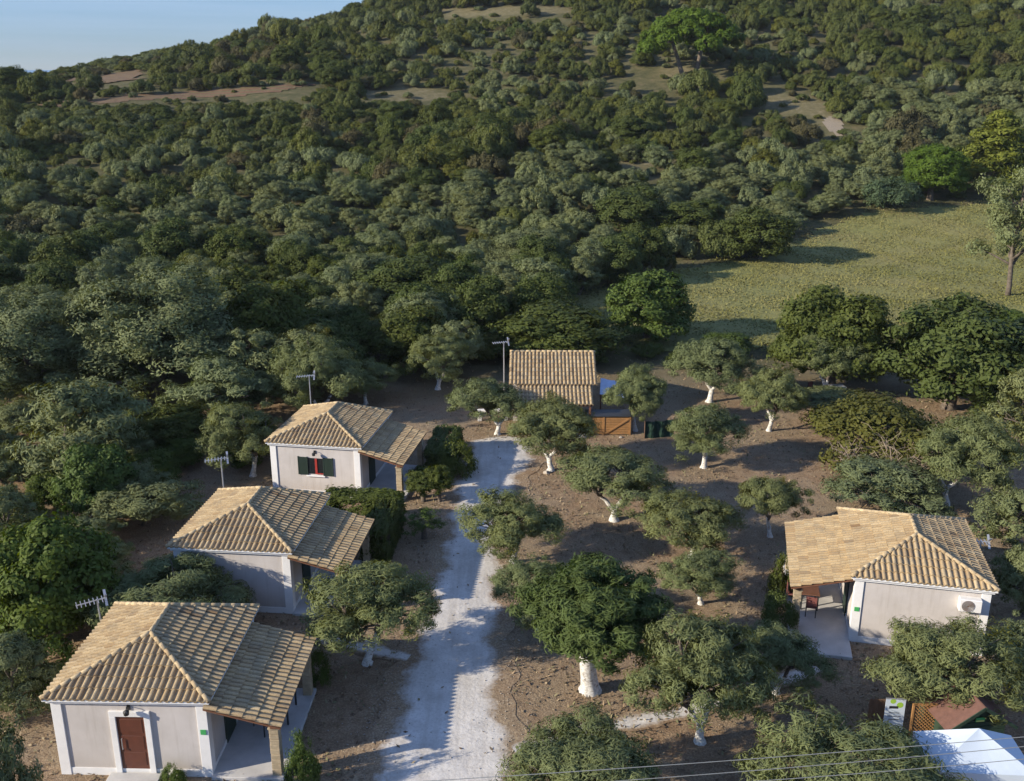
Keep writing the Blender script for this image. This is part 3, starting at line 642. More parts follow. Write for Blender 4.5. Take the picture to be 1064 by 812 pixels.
# banner stand, brown panel, trellis
bx, by, _ = G(925, 772)
t = thing('banner_stand', (bx, by, 0), R(-3), 'white roll-up banner with green print standing by the trellis', 'banner')
m = MB(); m.box(-.33, -.01, .06, .33, .01, 1.75); m.build('panel', CANVAS, t)
m = MB(); m.box(-.36, -.12, 0, .36, .12, .06); m.box(-.34, -.02, 1.75, .34, .02, 1.78); m.build('base', METAL, t)
m = MB()
for (x0, z0, x1, z1) in ((-.30, 1.60, .12, 1.73), (.0, 1.45, .3, 1.6), (-.28, .08, -.05, .24), (.08, .1, .3, .3)):
    m.tube([((x0+x1)/2, -.0125, (z0+z1)/2), ((x0+x1)/2, -.0105, (z0+z1)/2)], [(z1-z0)*.75]*2, 12)
m.build('green_print', LIMEP, t)
m = MB(); m.box(-.2, -.0135, 1.38, .1, -.0105, 1.48); 
for k, (a, b) in enumerate(((-.2, .16), (-.24, .22), (-.18, .2))): m.box(a, -.0135, 1.2-k*.13, b, -.0105, 1.225-k*.13)
m.build('dark_print', BLACKP, t)
bx, by, _ = G(908, 757)
t = thing('fence_panel', (bx, by, 0), R(-3), 'plain brown wooden panel left of the white banner', 'panel')
m = MB()
for k in range(5): m.box(-.27+k*.11, -.015, .03, -.165+k*.11, .015, 1.2)
m.build('boards', BROWNP, t); m = MB(); m.box(-.28, .016, .2, .28, .05, .28); m.box(-.28, .016, .9, .28, .05, .98); m.build('rail', BROWNP, t)
bx, by, _ = G(959, 772)
t = thing('trellis', (bx, by, 0), R(-3), 'orange timber lattice trellis between the banner and the shed', 'trellis')
m = MB(); wd, ht = .46, 1.5
for k in range(-14, 15):
    for s_ in (-1, 1):
        pts = []; c = k*.13
        for tt in np.linspace(-2, 2, 161):
            x = tt; z = ht/2+s_*tt+c
            if -wd <= x <= wd and .05 <= z <= ht: pts.append((x, .012*s_, z))
        if len(pts) > 1: m.bar(pts[0], pts[-1], .012, .03)
m.build('lattice', LATT, t)
m = MB(); m.box(-wd-.06, -.04, 0, -wd, .04, ht+.05); m.box(wd, -.04, 0, wd+.06, .04, ht+.05); m.box(-wd, -.035, ht, wd, .035, ht+.06); m.box(-wd, -.035, .0, wd, .035, .06); m.build('frame', LATT, t)
# power lines
for k, (p0, p1, z) in enumerate((((420, 811), (1064, 767), 7.0), ((520, 818), (1064, 777), 6.7), ((640, 819), (1064, 790), 6.4))):
    a = Vector(G(*p0, z)); b = Vector(G(*p1, z)); d = b-a; a2 = a-d*1.2; b2 = b+d*.8; m = MB()
    L = [a2+(b2-a2)*(i/40)+Vector((0, 0, -.5*(1-(2*i/40-1)**2)+.42)) for i in range(41)]
    m.tube(L, .009, 5)
    tag(m.build('power_line', WIRE), ('highest of the three thin cables crossing the bottom right', 'middle of the three thin cables crossing the bottom right', 'lowest of the three thin cables crossing the bottom right')[k], 'cable', 'cables crossing the foreground')
# things beside the outbuilding
gx, gy, _ = G(632, 452)
t = thing('wooden_crate', (gx, gy, 0), R(0), 'orange slatted wooden bin with a diagonal brace by the outbuilding', 'wooden bin')
m = MB()
for k in range(7): m.box(-1.35, -.03, .05+k*.16, 1.35, .0, .19+k*.16)
for k in range(7): m.box(-1.35, 1.2, .05+k*.16, 1.35, 1.23, .19+k*.16)
for k in range(7):
    for x in (-1.35, 1.32): m.box(x, .001, .05+k*.16, x+.03, 1.199, .19+k*.16)
m.build('boards', LATT, t)
m = MB(); m.box(-1.4, -.06, 0, -1.3, -.031, 1.2); m.box(1.3, -.06, 0, 1.4, -.031, 1.2); m.box(-.35, -.06, 0, -.25, -.031, 1.2); m.bar((-.2, -.065, .1), (1.3, -.065, 1.1), .03, .1); m.build('brace', LATT, t)
m = MB(); m.box(-1.42, -.08, 1.2, 1.42, 1.28, 1.26, bev=.01); m.build('lid', DMETAL, t)
gx, gy, _ = G(684, 455)
t = thing('green_net_fence', (gx, gy, 0), R(12), 'sagging dark green netting beside the wooden bin', 'net')
m = MB(); n = 14
for i in range(n):
    for j in range(5):
        f = lambda i, j: (-.9+1.9*i/n, .06*math.sin(i*1.3)+.03*math.sin(j*2+i), 1.15*j/5-.06*math.sin(math.pi*i/n)*(j/5))
        m.add([f(i, j), f(i+1, j), f(i+1, j+1), f(i, j+1)], [(0, 1, 2, 3)])
m.build('net', NET, t); m = MB()
for x in (-.9, 1.0): m.tube([(x, .05, 0), (x, .05, 1.25)], .03, 6)
m.build('post', BROWNP, t)
t = thing('lean_to', (5.75, 61.9, 0), R(-6), 'blue sheeted lean-to right of the tiled outbuilding', 'lean-to')
m = MB(); n = 10
for i in range(n):
    for j in range(6):
        f = lambda i, j: (2.2*i/n, 2.3*j/6, 1.75+.4*j/6-.25*i/n-.05*math.sin(math.pi*i/n)+.02*math.sin(i*2+j))
        m.add([f(i, j), f(i+1, j), f(i+1, j+1), f(i, j+1)], [(0, 1, 2, 3)])
m.build('sheet', BLUE, t)
m = MB()
for x, y, z in ((.05, .1, 1.74), (2.1, .1, 1.5), (.05, 2.2, 2.1), (2.1, 2.2, 1.85)): m.tube([(x, y, 0), (x, y, z)], .04, 6)
m.build('post', WOOD, t)
gx, gy, _ = G(585, 452)
rng = random.Random(77)
def rock(name, x, y, s, seed, label, flat=.6, group=None):
    r = random.Random(seed); m = MB(); vs = []; fs = []; n, q = 9, 6
    for i in range(q+1):
        for k in range(n):
            th = math.pi*i/q; ph = 2*math.pi*k/n; rr = s*(1+r.uniform(-.2, .2)) if 0 < i < q else s
            vs.append((rr*math.sin(th)*math.cos(ph), rr*math.sin(th)*math.sin(ph)*.8, s*flat*.4+rr*math.cos(th)*flat))
    for i in range(q):
        for k in range(n): fs.append((i*n+k, (i+1)*n+k, (i+1)*n+(k+1) % n, i*n+(k+1) % n))
    m.add(vs, fs); o = m.build(name, ROCK); o.location = (x, y, float(terr(x, y))-.02); o.rotation_euler = (0, 0, r.uniform(0, 6)); return tag(o, label, 'rock', group)
for (px, py, s, lab) in ((606, 455, .34, 'flat pale rock at the left foot of the wooden bin'), (645, 455, .13, 'small white stone in front of the wooden bin'), (785, 712, .24, 'pale stone on the path near the right cottage porch'), (568, 492, .22, 'white stone at the foot of the olive at the drive turning circle')):
    x, y, _ = G(px, py); rock('rock', x, y, s, int(px), lab)
t = thing('stone_bench', (*G(512, 437)[:2], 0), R(4), 'low whitewashed arch-like bench left of the outbuilding', 'bench')
m = MB(); m.box(-1.0, -.2, .62, 1.0, .2, .76, bev=.03); m.build('seat', WHITE, t)
for x in (-.85, .85): m = MB(); m.box(x-.13, -.18, 0, x+.13, .18, .62, bev=.03); m.build('support', WHITE, t)

# porch furniture at the right cottage and at the nearest cottage
def chair(loc, rz, label, mtl):
    t = thing('chair', loc, rz, label, 'chair', 'porch chairs')
    m = MB(); m.box(-.22, -.22, .42, .22, .22, .47, bev=.015); m.build('seat', mtl, t)
    m = MB(); m.box(-.22, .19, .52, .22, .23, .95, bev=.015); m.build('backrest', mtl, t)
    for x in (-.2, .2):
        for y in (-.2, .2): m = MB(); m.box(x-.02, y-.02, 0, x+.02, y+.02, .42 if y < 0 else .93); m.build('leg', DMETAL, t)
def table(loc, rz, label, sx, sy):
    t = thing('table', loc, rz, label, 'table')
    m = MB(); m.box(-sx, -sy, .71, sx, sy, .75, bev=.01); m.build('tabletop', WOOD, t)
    for x in (-sx+.07, sx-.07):
        for y in (-sy+.07, sy-.07): m = MB(); m.box(x-.03, y-.03, 0, x+.03, y+.03, .71); m.build('leg', DMETAL, t)
M4 = Matrix.Translation((13.36, 35.0, 0)) @ Matrix.Rotation(R(-12.5), 4, 'Z'); M1 = Matrix.Translation((-14.95, 26.98, 0)) @ Matrix.Rotation(R(-1.6), 4, 'Z')
q = lambda M, x, y, z=.13: tuple(M @ Vector((x, y, z)))
table(q(M4, -1.25, 2.7), R(-12), 'dark table under the porch of the right cottage', .4, .6)
chair(q(M4, -1.2, 1.75), R(160), 'red chair at the near end of the right porch table', REDCH)
chair(q(M4, -1.95, 2.7), R(78), 'red chair on the outer side of the right porch table', REDCH)
chair(q(M4, -1.3, 3.7), R(-10), 'red chair at the far end of the right porch table', REDCH)
table(q(M1, 6.7, 3.4), R(-2), 'dark table in shade under the porch of the nearest cottage', .4, .65)
chair(q(M1, 6.05, 2.9), R(90), 'dark chair by the wall under the nearest cottage porch', DMETAL)
chair(q(M1, 6.6, 2.3), R(175), 'dark chair before the table under the nearest cottage porch', DMETAL)
# white table and red chair half hidden under the trees
gx, gy, _ = G(866, 411)
t = thing('garden_table', (gx, gy, 0), R(5), 'low white garden table half hidden in shade behind olive trees', 'table')
m = MB(); m.box(-.75, -.4, .66, .75, .4, .70, bev=.012); m.build('tabletop', WHITE, t)
for x in (-.66, .66):
    for y in (-.32, .32): m = MB(); m.box(x-.03, y-.03, 0, x+.03, y+.03, .66); m.build('leg', WHITE, t)
gx, gy, _ = G(843, 411)
chair((gx, gy, 0), R(25), 'red chair beside an olive trunk, a pale cloth over its front', REDCH)
cl = MB()
for k in range(6): cl.box(-.2+k*.066, -.245+.008*(k % 2), .12, -.134+k*.066, -.235+.008*(k % 2), .475)
cl.box(-.2, -.235, .475, .2, .1, .485); o = cl.build('cloth', WHITE); o.location = (gx, gy, 0); o.rotation_euler = (0, 0, R(25)); tag(o, 'pale cloth hanging over the red chair under the trees', 'cloth')
# far red roofed wall and pale track on the hill
x, y = onto(609, 78); z = float(terr(x, y))
t = thing('hill_hut', (x, y, z), R(5), 'tiny orange roofed hut among scrub left of the umbrella pine', 'hut')
m = MB(); m.box(-2.4, -1, -.5, 2.4, 2, 1.0); m.build('wall', STONE, t)
m = MB(); m.add([(-2.6, -1.3, .98), (2.6, -1.3, .98), (2.6, .5, 1.9), (-2.6, .5, 1.9), (2.6, 2.3, .98), (-2.6, 2.3, .98)], [(0, 1, 2, 3), (3, 2, 4, 5)]); m.build('roof', LATT, t)
sheet('track', [(857, 122), (872, 122), (876, 143), (866, 146)], plain('pale_track', (0.25, 0.205, 0.145), .95, .2), 0.12, .6, 'pale track cut into the slope at the right', 'track', seed=4)

# ------------------------------------------------------------------ vegetation prototypes
def leaves(rg, clumps, npc, cr, L, Wd, up=0.3, outw=1.3, rough=0.5):
    """clumps: array (n,7) centre, outward dir, rnd -> V, F, rnd"""
    n = len(clumps)*npc; c = np.repeat(clumps, npc, 0)
    d = rg.normal(size=(n, 3)); d /= np.linalg.norm(d, axis=1)[:, None]
    rad = rg.random(n)**0.45
    crr = np.repeat(cr*(0.65+0.7*rg.random(len(clumps))), npc)[:, None]
    p = c[:, :3]+d*rad[:, None]*crr*np.array([1, 1, .8])
    o = c[:, 3:6]*0.75+d*0.65
    nn = o*outw+np.array([0, 0, up])+rg.normal(size=(n, 3))*rough; nn /= np.linalg.norm(nn, axis=1)[:, None]
    ax = rg.normal(size=(n, 3))*.7+o+np.array([0, 0, .6]); ax -= nn*(ax*nn).sum(1)[:, None]; ax /= np.linalg.norm(ax, axis=1)[:, None]+1e-9
    bx = np.cross(nn, ax); s = (0.6+0.8*rg.random(n))[:, None]
    a = ax*L*s; b = bx*Wd*s
    V = np.stack([p-a*.5, p+b*.5-a*.05+nn*L*.06, p+a*.5, p-b*.5-a*.05+nn*L*.06], 1).reshape(-1, 3)
    F = np.arange(n*4).reshape(-1, 4)
    r = np.clip(0.55*c[:, 6]+0.45*rg.random(n), 0, 1)
    return V, F, r
def clumps_on(rg, lobes, per, low=-0.5, inner=0.25, jit=0.12):
    out = []
    for (cx, cy, cz, rx, ry, rz) in lobes:
        k = 0
        for _ in range(per*6):
            if k >= per: break
            d = rg.normal(size=3); d /= np.linalg.norm(d)
            if d[2] < low: continue
            f = (0.35+0.5*rg.random()) if rg.random() < inner else 0.84+jit*abs(rg.normal())
            p = np.array([cx+d[0]*rx*f, cy+d[1]*ry*f, cz+d[2]*rz*f])
            if any(((p[0]-q[0])/q[3])**2+((p[1]-q[1])/q[4])**2+((p[2]-q[2])/q[5])**2 < .38 for q in lobes): continue
            if p[2] < .12: continue
            out.append([*p, *d, rg.random()]); k += 1
    return np.array(out)
def crown_mesh(name, rg, lobes, per, npc, cr, L, Wd, m, **kw):
    ck = {k: kw.pop(k) for k in ('low', 'inner', 'jit') if k in kw}
    V, F, r = leaves(rg, clumps_on(rg, lobes, per, **ck), npc, cr, L, Wd, **kw)
    return npmesh(name, V, F, m, r), V
def limb(mb, a, b, r0, r1, rr, n=6, segs=5, wob=.12):
    a = Vector(a); b = Vector(b); L = (b-a).length; P = []
    for i in range(segs+1):
        f = i/segs; p = a+(b-a)*f
        if 0 < i < segs: p += Vector((rr.uniform(-1, 1), rr.uniform(-1, 1), rr.uniform(-.5, .5)))*wob*L*.5
        p.z += L*.06*math.sin(math.pi*f); P.append(p)
    mb.tube(P, [r0+(r1-r0)*(i/segs) for i in range(segs+1)], n); return P
PROTO = {}
def proto(kind, crown, V, trunk, trunk_mat):
    w_ = float(np.percentile(np.abs(V[:, :2]), 96))*2.06; h_ = float(np.percentile(V[:, 2], 99.5))
    PROTO.setdefault(kind, []).append(dict(crown=crown, trunk=trunk.mesh('trunk', trunk_mat, True) if trunk else None, w=w_, h=h_))
def mk_olive(seed, kind='olive', m=OLIVE, white=True, per=26, npc=125, leaf=(.19, .032), spread=1.0, tall=1.0):
    rg = np.random.default_rng(seed); rr = random.Random(seed); lobes = []
    n = rr.randint(6, 8); a0 = rr.uniform(0, 6)
    for k in range(n):
        a = a0+2*math.pi*k/n+rr.uniform(-.4, .4); d = rr.uniform(.8, 1.6)*spread; r = rr.uniform(.55, 1.05)
        lobes.append((d*math.cos(a), d*math.sin(a), ((rr.uniform(2.55, 3.2) if k else 2.1) if white else rr.uniform(1.3, 2.9)), r*1.0, r*1.0, r*(.95 if white else 1.1)))
    for k in range(3): r = rr.uniform(.65, 1.05); lobes.append((rr.uniform(-.8, .8), rr.uniform(-.8, .8), rr.uniform(3.1, 4.0)*tall, r, r, r*.9))
    cr, V = crown_mesh('crown', rg, lobes, per, npc, .34, *leaf, m, low=-.65 if white else -.8, jit=.26)
    mb = MB(); fork = Vector((rr.uniform(-.15, .15), rr.uniform(-.15, .15), rr.uniform(.6, .95)))
    mb.tube([(0, 0, -.15), (0, 0, .02), (.03, .01, .2), fork*.6, fork+Vector((0, 0, .1))], [.27, .20, .145, .12, .115], 9)
    a1 = rr.uniform(0, 6); ends = []
    for s_ in range(rr.choice((2, 2, 3))):
        a = a1+s_*math.pi*(1 if True else 1)+rr.uniform(-.5, .5); e = fork+Vector((.55*math.cos(a), .55*math.sin(a), rr.uniform(.8, 1.1)))
        limb(mb, fork-Vector((0, 0, .05)), e, .105, .07, rr); ends.append(e)
    for lb in lobes:
        e = min(ends, key=lambda e: (e-Vector(lb[:3])).length); P = limb(mb, e, lb[:3], .085, .03, rr)
        for _ in range(3): limb(mb, P[rr.randint(2, 4)], Vector(lb[:3])+Vector((rr.uniform(-1, 1)*lb[3], rr.uniform(-1, 1)*lb[4], rr.uniform(-.2, 1)*lb[5]))*.8, .03, .012, rr, 5, 3)
    proto(kind, cr, V, mb, WHITEBARK if white else BARK)
for s_ in range(7): mk_olive(100+s_)
for s_ in range(5): mk_olive(200+s_, 'grove', PALE, False, 26, 75, (.21, .055), 1.0)
def mk_round(seed, kind, m, nl=12, per=24, npc=95, leaf=(.17, .085), w=2.3, h=4.6, base=.5, cr=.42, trunk=True, low=-.6, lob=1.1, core=True, vase=False, **kw):
    rg = np.random.default_rng(seed); rr = random.Random(seed); lobes = []
    for k in range(nl):
        f = k/(nl-1); z = base+(h-base)*(.14+.68*f); rad = w*math.sqrt(max(.05, 1-(max(0, (f-.35))/.75)**2))*.62*(min(1, .4+f*1.8) if vase else 1)
        a = k*2.4+rr.uniform(-.4, .4); d = rad*rr.uniform(.55, 1.05); r = lob*rr.uniform(.8, 1.2)*(1-.25*f)
        lobes.append((d*math.cos(a), d*math.sin(a), z, r, r, r*.85))
    if core: lobes.append((0, 0, h*.5, w*.55, w*.55, h*.33))
    c, V = crown_mesh('crown', rg, lobes, per, npc, cr, *leaf, m, low=low, **kw)
    mb = None
    if trunk:
        mb = MB(); mb.tube([(0, 0, -.2), (0, 0, .1), (.05, .02, base+.3), (0, .05, h*.6)], [.3, .22, .17, .07], 8)
        for lb in lobes[:6]: limb(mb, (.03, .02, base+.2+rr.random()*.6), lb[:3], .09, .03, rr)
    proto(kind, c, V, mb, BARK)
for s_ in range(5): mk_round(300+s_, 'evergreen', EVERG)
for s_ in range(3): mk_round(350+s_, 'bigpale', PALE, 16, 26, 150, (.11, .038), 2.5, 4.6, .3, .36, lob=.85, jit=.25)
for s_ in range(3): mk_round(320+s_, 'bright', BRIGHT, leaf=(.17, .095))
mk_round(330, 'rust', RUST, 9, h=3.6, w=2.8, base=.1, low=-.3)
mk_round(331, 'bigolive', BIGG, 22, 26, 120, (.24, .045), 2.1, 5.8, 2.3, .30, low=-.5, lob=.7, core=False, vase=True, jit=.42)
mb = MB(); rr = random.Random(2); mb.tube([(0, 0, -.2), (0, 0, .0), (.02, .02, .25), (.1, .05, .8), (.2, .1, 1.7), (.28, .1, 2.5)], [.40, .35, .27, .235, .23, .18], 14)
for k in range(7): a = k*.9; limb(mb, (.25, .1, 2.2), (1.2*math.cos(a), 1.2*math.sin(a), 3.5+.2*(k % 3)), .15, .04, rr)
PROTO['bigolive'][0]['trunk'] = mb.mesh('trunk', TALLWHITE, True)
for s_ in range(3): mk_round(360+s_, 'standard', EVERG, 9, 24, 80, (.2, .08), 1.7, 4.2, 1.9, .36, low=-.5, lob=.85, core=False, vase=True, jit=.3)
mk_round(365, 'sapling', BRIGHT, 8, 9, 40, (.2, .06), 2.0, 3.6, 1.0, .3, low=-.5, lob=.7, core=False, vase=True, jit=.4)
for s_ in range(3): mk_round(340+s_, 'pineround', PINE, 14, 30, 80, (.20, .06), 2.2, 4.8, .7, .36)
def mk_shrub(seed, kind, m, leaf=(.17, .10), npc=85, per=22):
    rg = np.random.default_rng(seed); rr = random.Random(seed); lobes = [(0, 0, .9, 1.5, 1.5, 1.3)]
    for k in range(rr.randint(4, 6)):
        a = k*1.3+rr.uniform(-.5, .5); d = rr.uniform(.9, 1.6); r = rr.uniform(.65, 1.05); lobes.append((d*math.cos(a), d*math.sin(a), rr.uniform(.5, 1.35), r, r, r*.9))
    c, V = crown_mesh('foliage', rg, lobes, per, npc, .40, *leaf, m, low=-.25, inner=.12)
    proto(kind, c, V, None, None)
for s_ in range(5): mk_shrub(400+s_, 'shrub', SHRUB)
for s_ in range(4): mk_shrub(420+s_, 'greyshrub', PALE)
for s_ in range(3): mk_shrub(460+s_, 'dryshrub', DRY)
for s_ in range(3): mk_shrub(470+s_, 'mossshrub', MOSS)
for s_ in range(3): mk_shrub(430+s_, 'darkshrub', EVERG)
for s_ in range(2): mk_shrub(440+s_, 'fineshrub', BRIGHT, (.15, .075), 46, 30)
mk_shrub(445, 'bluebush', BLUEG, (.2, .07), 46, 34)
for s_ in range(2): mk_shrub(450+s_, 'finedark', EVERG, (.15, .08), 46, 30)
# umbrella pine
rg = np.random.default_rng(7); rr = random.Random(7); lobes = []
for k in range(26):
    a = k*2.39996; d = math.sqrt((k+.5)/26)*4.3; z = .8+4.5*math.sqrt(max(0, 1-(d/4.5)**2))+rr.uniform(-.15, .2); r = rr.uniform(.85, 1.15); lobes.append((d*math.cos(a), d*math.sin(a), z, r*1.15, r*1.15, r*.72))
c, V = crown_mesh('crown', rg, lobes, 26, 70, .36, .26, .09, PINE, low=-.5, up=.7)
mb = MB(); mb.tube([(.6, 0, -.3), (.6, 0, .2), (.9, 0, 1.5), (1.1, .1, 3.0)], [.32, .25, .2, .16], 8); mb.tube([(-.7, 0, -.3), (-.7, 0, .2), (-1.2, 0, 1.6), (-1.8, .1, 3.1)], [.28, .22, .18, .14], 8)
for lb in lobes[::2]: limb(mb, (1.1, .1, 2.9) if lb[0] > -.3 else (-1.8, .1, 3.0), (lb[0], lb[1], lb[2]-.3), .13, .04, rr)
proto('umbrella', c, V, mb, BARK)
# conical lime pine
rg = np.random.default_rng(17); rr = random.Random(17); lobes = []
for k in range(22):
    f = k/21; a = k*2.4; d = 1.7*(1-f)**.8*rr.uniform(.6, 1.1); r = .85*(1-.55*f); lobes.append((d*math.cos(a), d*math.sin(a), .9+5.2*f, r, r, r*.7))
c, V = crown_mesh('crown', rg, lobes, 20, 34, .34, .28, .09, LIME, low=-.6)
mb = MB(); mb.tube([(0, 0, -.2), (0, 0, 1), (.05, 0, 3), (0, 0, 5.8)], [.22, .18, .12, .04], 8); proto('lime', c, V, mb, BARK)
# thin tree
rg = np.random.default_rng(27); rr = random.Random(27); lobes = []
for k in range(26):
    a = k*2.4; d = rr.uniform(.4, 1.7); lobes.append((d*math.cos(a), d*math.sin(a), rr.uniform(2.2, 6.6), .55, .55, .45))
c, V = crown_mesh('crown', rg, lobes, 12, 46, .34, .15, .06, PALE, low=-.9)
mb = MB(); mb.tube([(0, 0, -.2), (0, 0, .5), (.1, 0, 2.2), (-.05, .1, 4.2), (0, 0, 6.6)], [.16, .13, .11, .07, .02], 8)
for lb in lobes: limb(mb, (.02, .02, max(1.6, lb[2]-1.1)), lb[:3], .07, .02, rr)
proto('thin', c, V, mb, BARK)
# clipped hedge block and standard
def mk_hedge(seed):
    rg = np.random.default_rng(seed); cl = []
    for _ in range(420):
        f = rg.integers(0, 5); p = rg.random(3)*np.array([2, 2, 2])-np.array([1, 1, 0]); d = np.zeros(3)
        if f == 4: p[2] = 1.95+rg.normal()*.05; d[2] = 1
        else: ax = f//2; s = 1 if f % 2 else -1; p[ax] = s*(.95+rg.normal()*.05); d[ax] = s
        cl.append([*p, *d, rg.random()])
    V, F, r = leaves(rg, np.array(cl), 42, .22, .13, .07); proto('hedge', npmesh('foliage', V, F, EVERG, r), V, None, None)
mk_hedge(3)

def plant(kind, X, Y, wd, ht, label, cat, group=None, name='olive_tree', var=None, rz=None, off=(0, 0), parts=True, wy=None):
    L = PROTO[kind]; i = (rnd.randrange(len(L)) if var is None else var % len(L)); p = L[i]; z = float(terr(X, Y))
    rz = rnd.uniform(0, 6.28) if rz is None else rz
    s = (wd/p['w'], (wy or wd)/p['w'], ht/p['h'])
    if p['trunk'] is None or not parts:
        o = link(name, p['crown']); o.location = (X, Y, z-.05); o.rotation_euler = (0, 0, rz); o.scale = s; return tag(o, label, cat, group)
    t = thing(name, (X, Y, z), rz, label, cat, group); t.scale = s
    link('trunk', p['trunk'], t); c = link('crown', p['crown'], t)
    if off != (0, 0):
        v = Matrix.Rotation(-rz, 2) @ Vector(off); c.location = (v.x/s[0], v.y/s[1], 0)
    return t
rnd = random.Random(42)
USED = []
def ptree(kind, bx, by, x0, x1, top, label, cat='olive tree', name='olive_tree', group=None, var=None, rz=None, hs=1.0, wy=None, parts=True, ks=0.94):
    X, Y = onto(bx, by); z = float(terr(X, Y)); _, _, zc = proj(X, Y, z+1.5)
    wd = (x1-x0)/FPX*zc*(.95 if kind == 'olive' else 1); mid = (x0+x1)/2; offx = (mid-bx)/FPX*zc
    d = ray(mid, top); Yb = Y+wd*.18; ht = max(.5, (CAM_H+d[2]*Yb/d[1])-z)*ks*hs
    USED.append((X+offx, Y, wd/2)); big = abs(offx) > .12*wd
    return plant(kind, X, Y, wd, ht, label, cat, group, name, var, rz, (offx, 0) if big else (0, 0), parts, wy)
O = 'olive trees with whitewashed trunks in the orchard'
T = ptree
# orchard
T('olive', 517, 452, 470, 546, 388, 'olive with whitewashed trunk left of the tiled outbuilding at the drive end', group=O, var=0)
T('olive', 572, 490, 530, 617, 412, 'olive with white forked trunk at the edge of the gravel turning circle', group=O, var=1)
T('olive', 638, 541, 583, 696, 466, 'broad olive with white trunk in the middle of the orchard', group=O, var=2)
T('olive', 533, 586, 491, 590, 508, 'rounded olive leaning over the right edge of the gravel drive', group=O, var=3)
T('olive', 731, 487, 690, 770, 417, 'low spreading olive with white trunk midway between the wooden bin and the right cottage', group=O, var=4)
T('olive', 799, 448, 762, 836, 376, 'olive with white forked trunk left of the rust coloured bush', group=O, var=5)
T('olive', 737, 418, 692, 776, 343, 'olive with white trunk nearest to the meadow edge', group=O, var=6)
T('olive', 660, 448, 632, 692, 376, 'olive with white trunk right beside the wooden bin', group=O, var=0, rz=2)
T('olive', 857, 413, 816, 886, 343, 'olive with white trunk beside the half hidden white garden table', group=O, var=1, rz=2)
T('olive', 800, 558, 764, 829, 491, 'slim olive just above the porch roof of the right cottage', group=O, var=2, rz=3)
T('olive', 718, 582, 668, 768, 506, 'olive with hidden trunk left of the slim olive by the right cottage', group=O, var=3, rz=2)
T('olive', 728, 628, 690, 766, 566, 'low compact olive behind the large olive of the foreground', group=O, var=4, rz=1)
T('bigolive', 613, 718, 566, 682, 570, 'dark green tree with a very thick whitewashed trunk by the drive', 'tree', 'orchard_tree', ks=.9, hs=1.0)
T('olive', 560, 655, 518, 605, 578, 'grey olive tucked behind the tree with the thick white trunk', group=O, var=5, rz=2)
T('olive', 727, 772, 648, 778, 620, 'largest foreground olive above the footpath', group=O, var=6, rz=3, hs=.92)
T('olive', 806, 722, 758, 852, 645, 'olive overlapping the porch floor of the right cottage', group=O, var=0, rz=4)
T('olive', 605, 850, 528, 675, 745, 'olive cut by the bottom edge, right of the drive', group=O, var=1, rz=4)
T('olive', 880, 862, 788, 975, 743, 'wide olive cut by the bottom edge under the cables', group=O, var=2, rz=5)
T('olive', 972, 746, 903, 1048, 636, 'olive in front of the wall with the air conditioner', group=O, var=3, rz=5)
T('grove', 1050, 720, 1018, 1090, 640, 'grey olive cut by the right edge behind the shed', var=1)
T('olive', 382, 690, 316, 440, 578, 'olive between the middle and nearest cottages beside the drive', group=O, var=4, rz=4)
T('olive', 186, 655, 112, 260, 568, 'wide olive hiding the front wall of the middle cottage', group=O, var=5, rz=4)
T('olive', 263, 495, 213, 290, 410, 'pale olive with white trunk left of the green shutters cottage', group=O, var=6, rz=5)
# left edge
E_ = 'trees left of the cottages'
T('grove', 95, 505, 34, 156, 385, 'tall grey olive above the left cottages near the left edge', var=0, group=E_)
T('grove', 152, 545, 100, 207, 490, 'low grey olive just left of the middle cottage roof', var=2, group=E_)
T('bright', 60, 668, 0, 118, 535, 'bright green broadleaf tree left of the nearest cottage', 'tree', 'broadleaf_tree', group=E_)
T('grove', 20, 745, -18, 60, 652, 'grey olive at the left edge beside the nearest cottage', var=3, group=E_)
T('grove', -6, 905, -40, 50, 742, 'grey olive in the bottom left corner', var=4, group=E_)
T('grove', 12, 515, -25, 42, 455, 'small olive at the left edge above the brown patch', var=1, group=E_)
T('grove', 12, 575, -30, 45, 500, 'low olive at the left edge under the brown patch', var=3, group=E_)
T('bright', 108, 540, 66, 140, 456, 'green bushy tree between two grey olives left of the middle cottage', 'tree', 'broadleaf_tree', group=E_)
T('grove', 232, 445, 188, 285, 366, 'olive above the pale whitewashed one behind the left row', var=0, group=E_)
T('evergreen', 175, 470, 140, 225, 415, 'dark tree filling the gap between olives behind the left row', 'tree', 'evergreen_tree', group=E_)
T('olive', 335, 440, 296, 390, 348, 'olive behind the green shutters cottage, beside its aerial', group=O, var=3, rz=1)
T('olive', 380, 420, 345, 412, 372, 'small olive behind the porch of the green shutters cottage', group=O, var=5, rz=1)
T('olive', 455, 405, 425, 492, 345, 'olive at the dirt clearing behind the turning circle', group=O, var=2, rz=1)
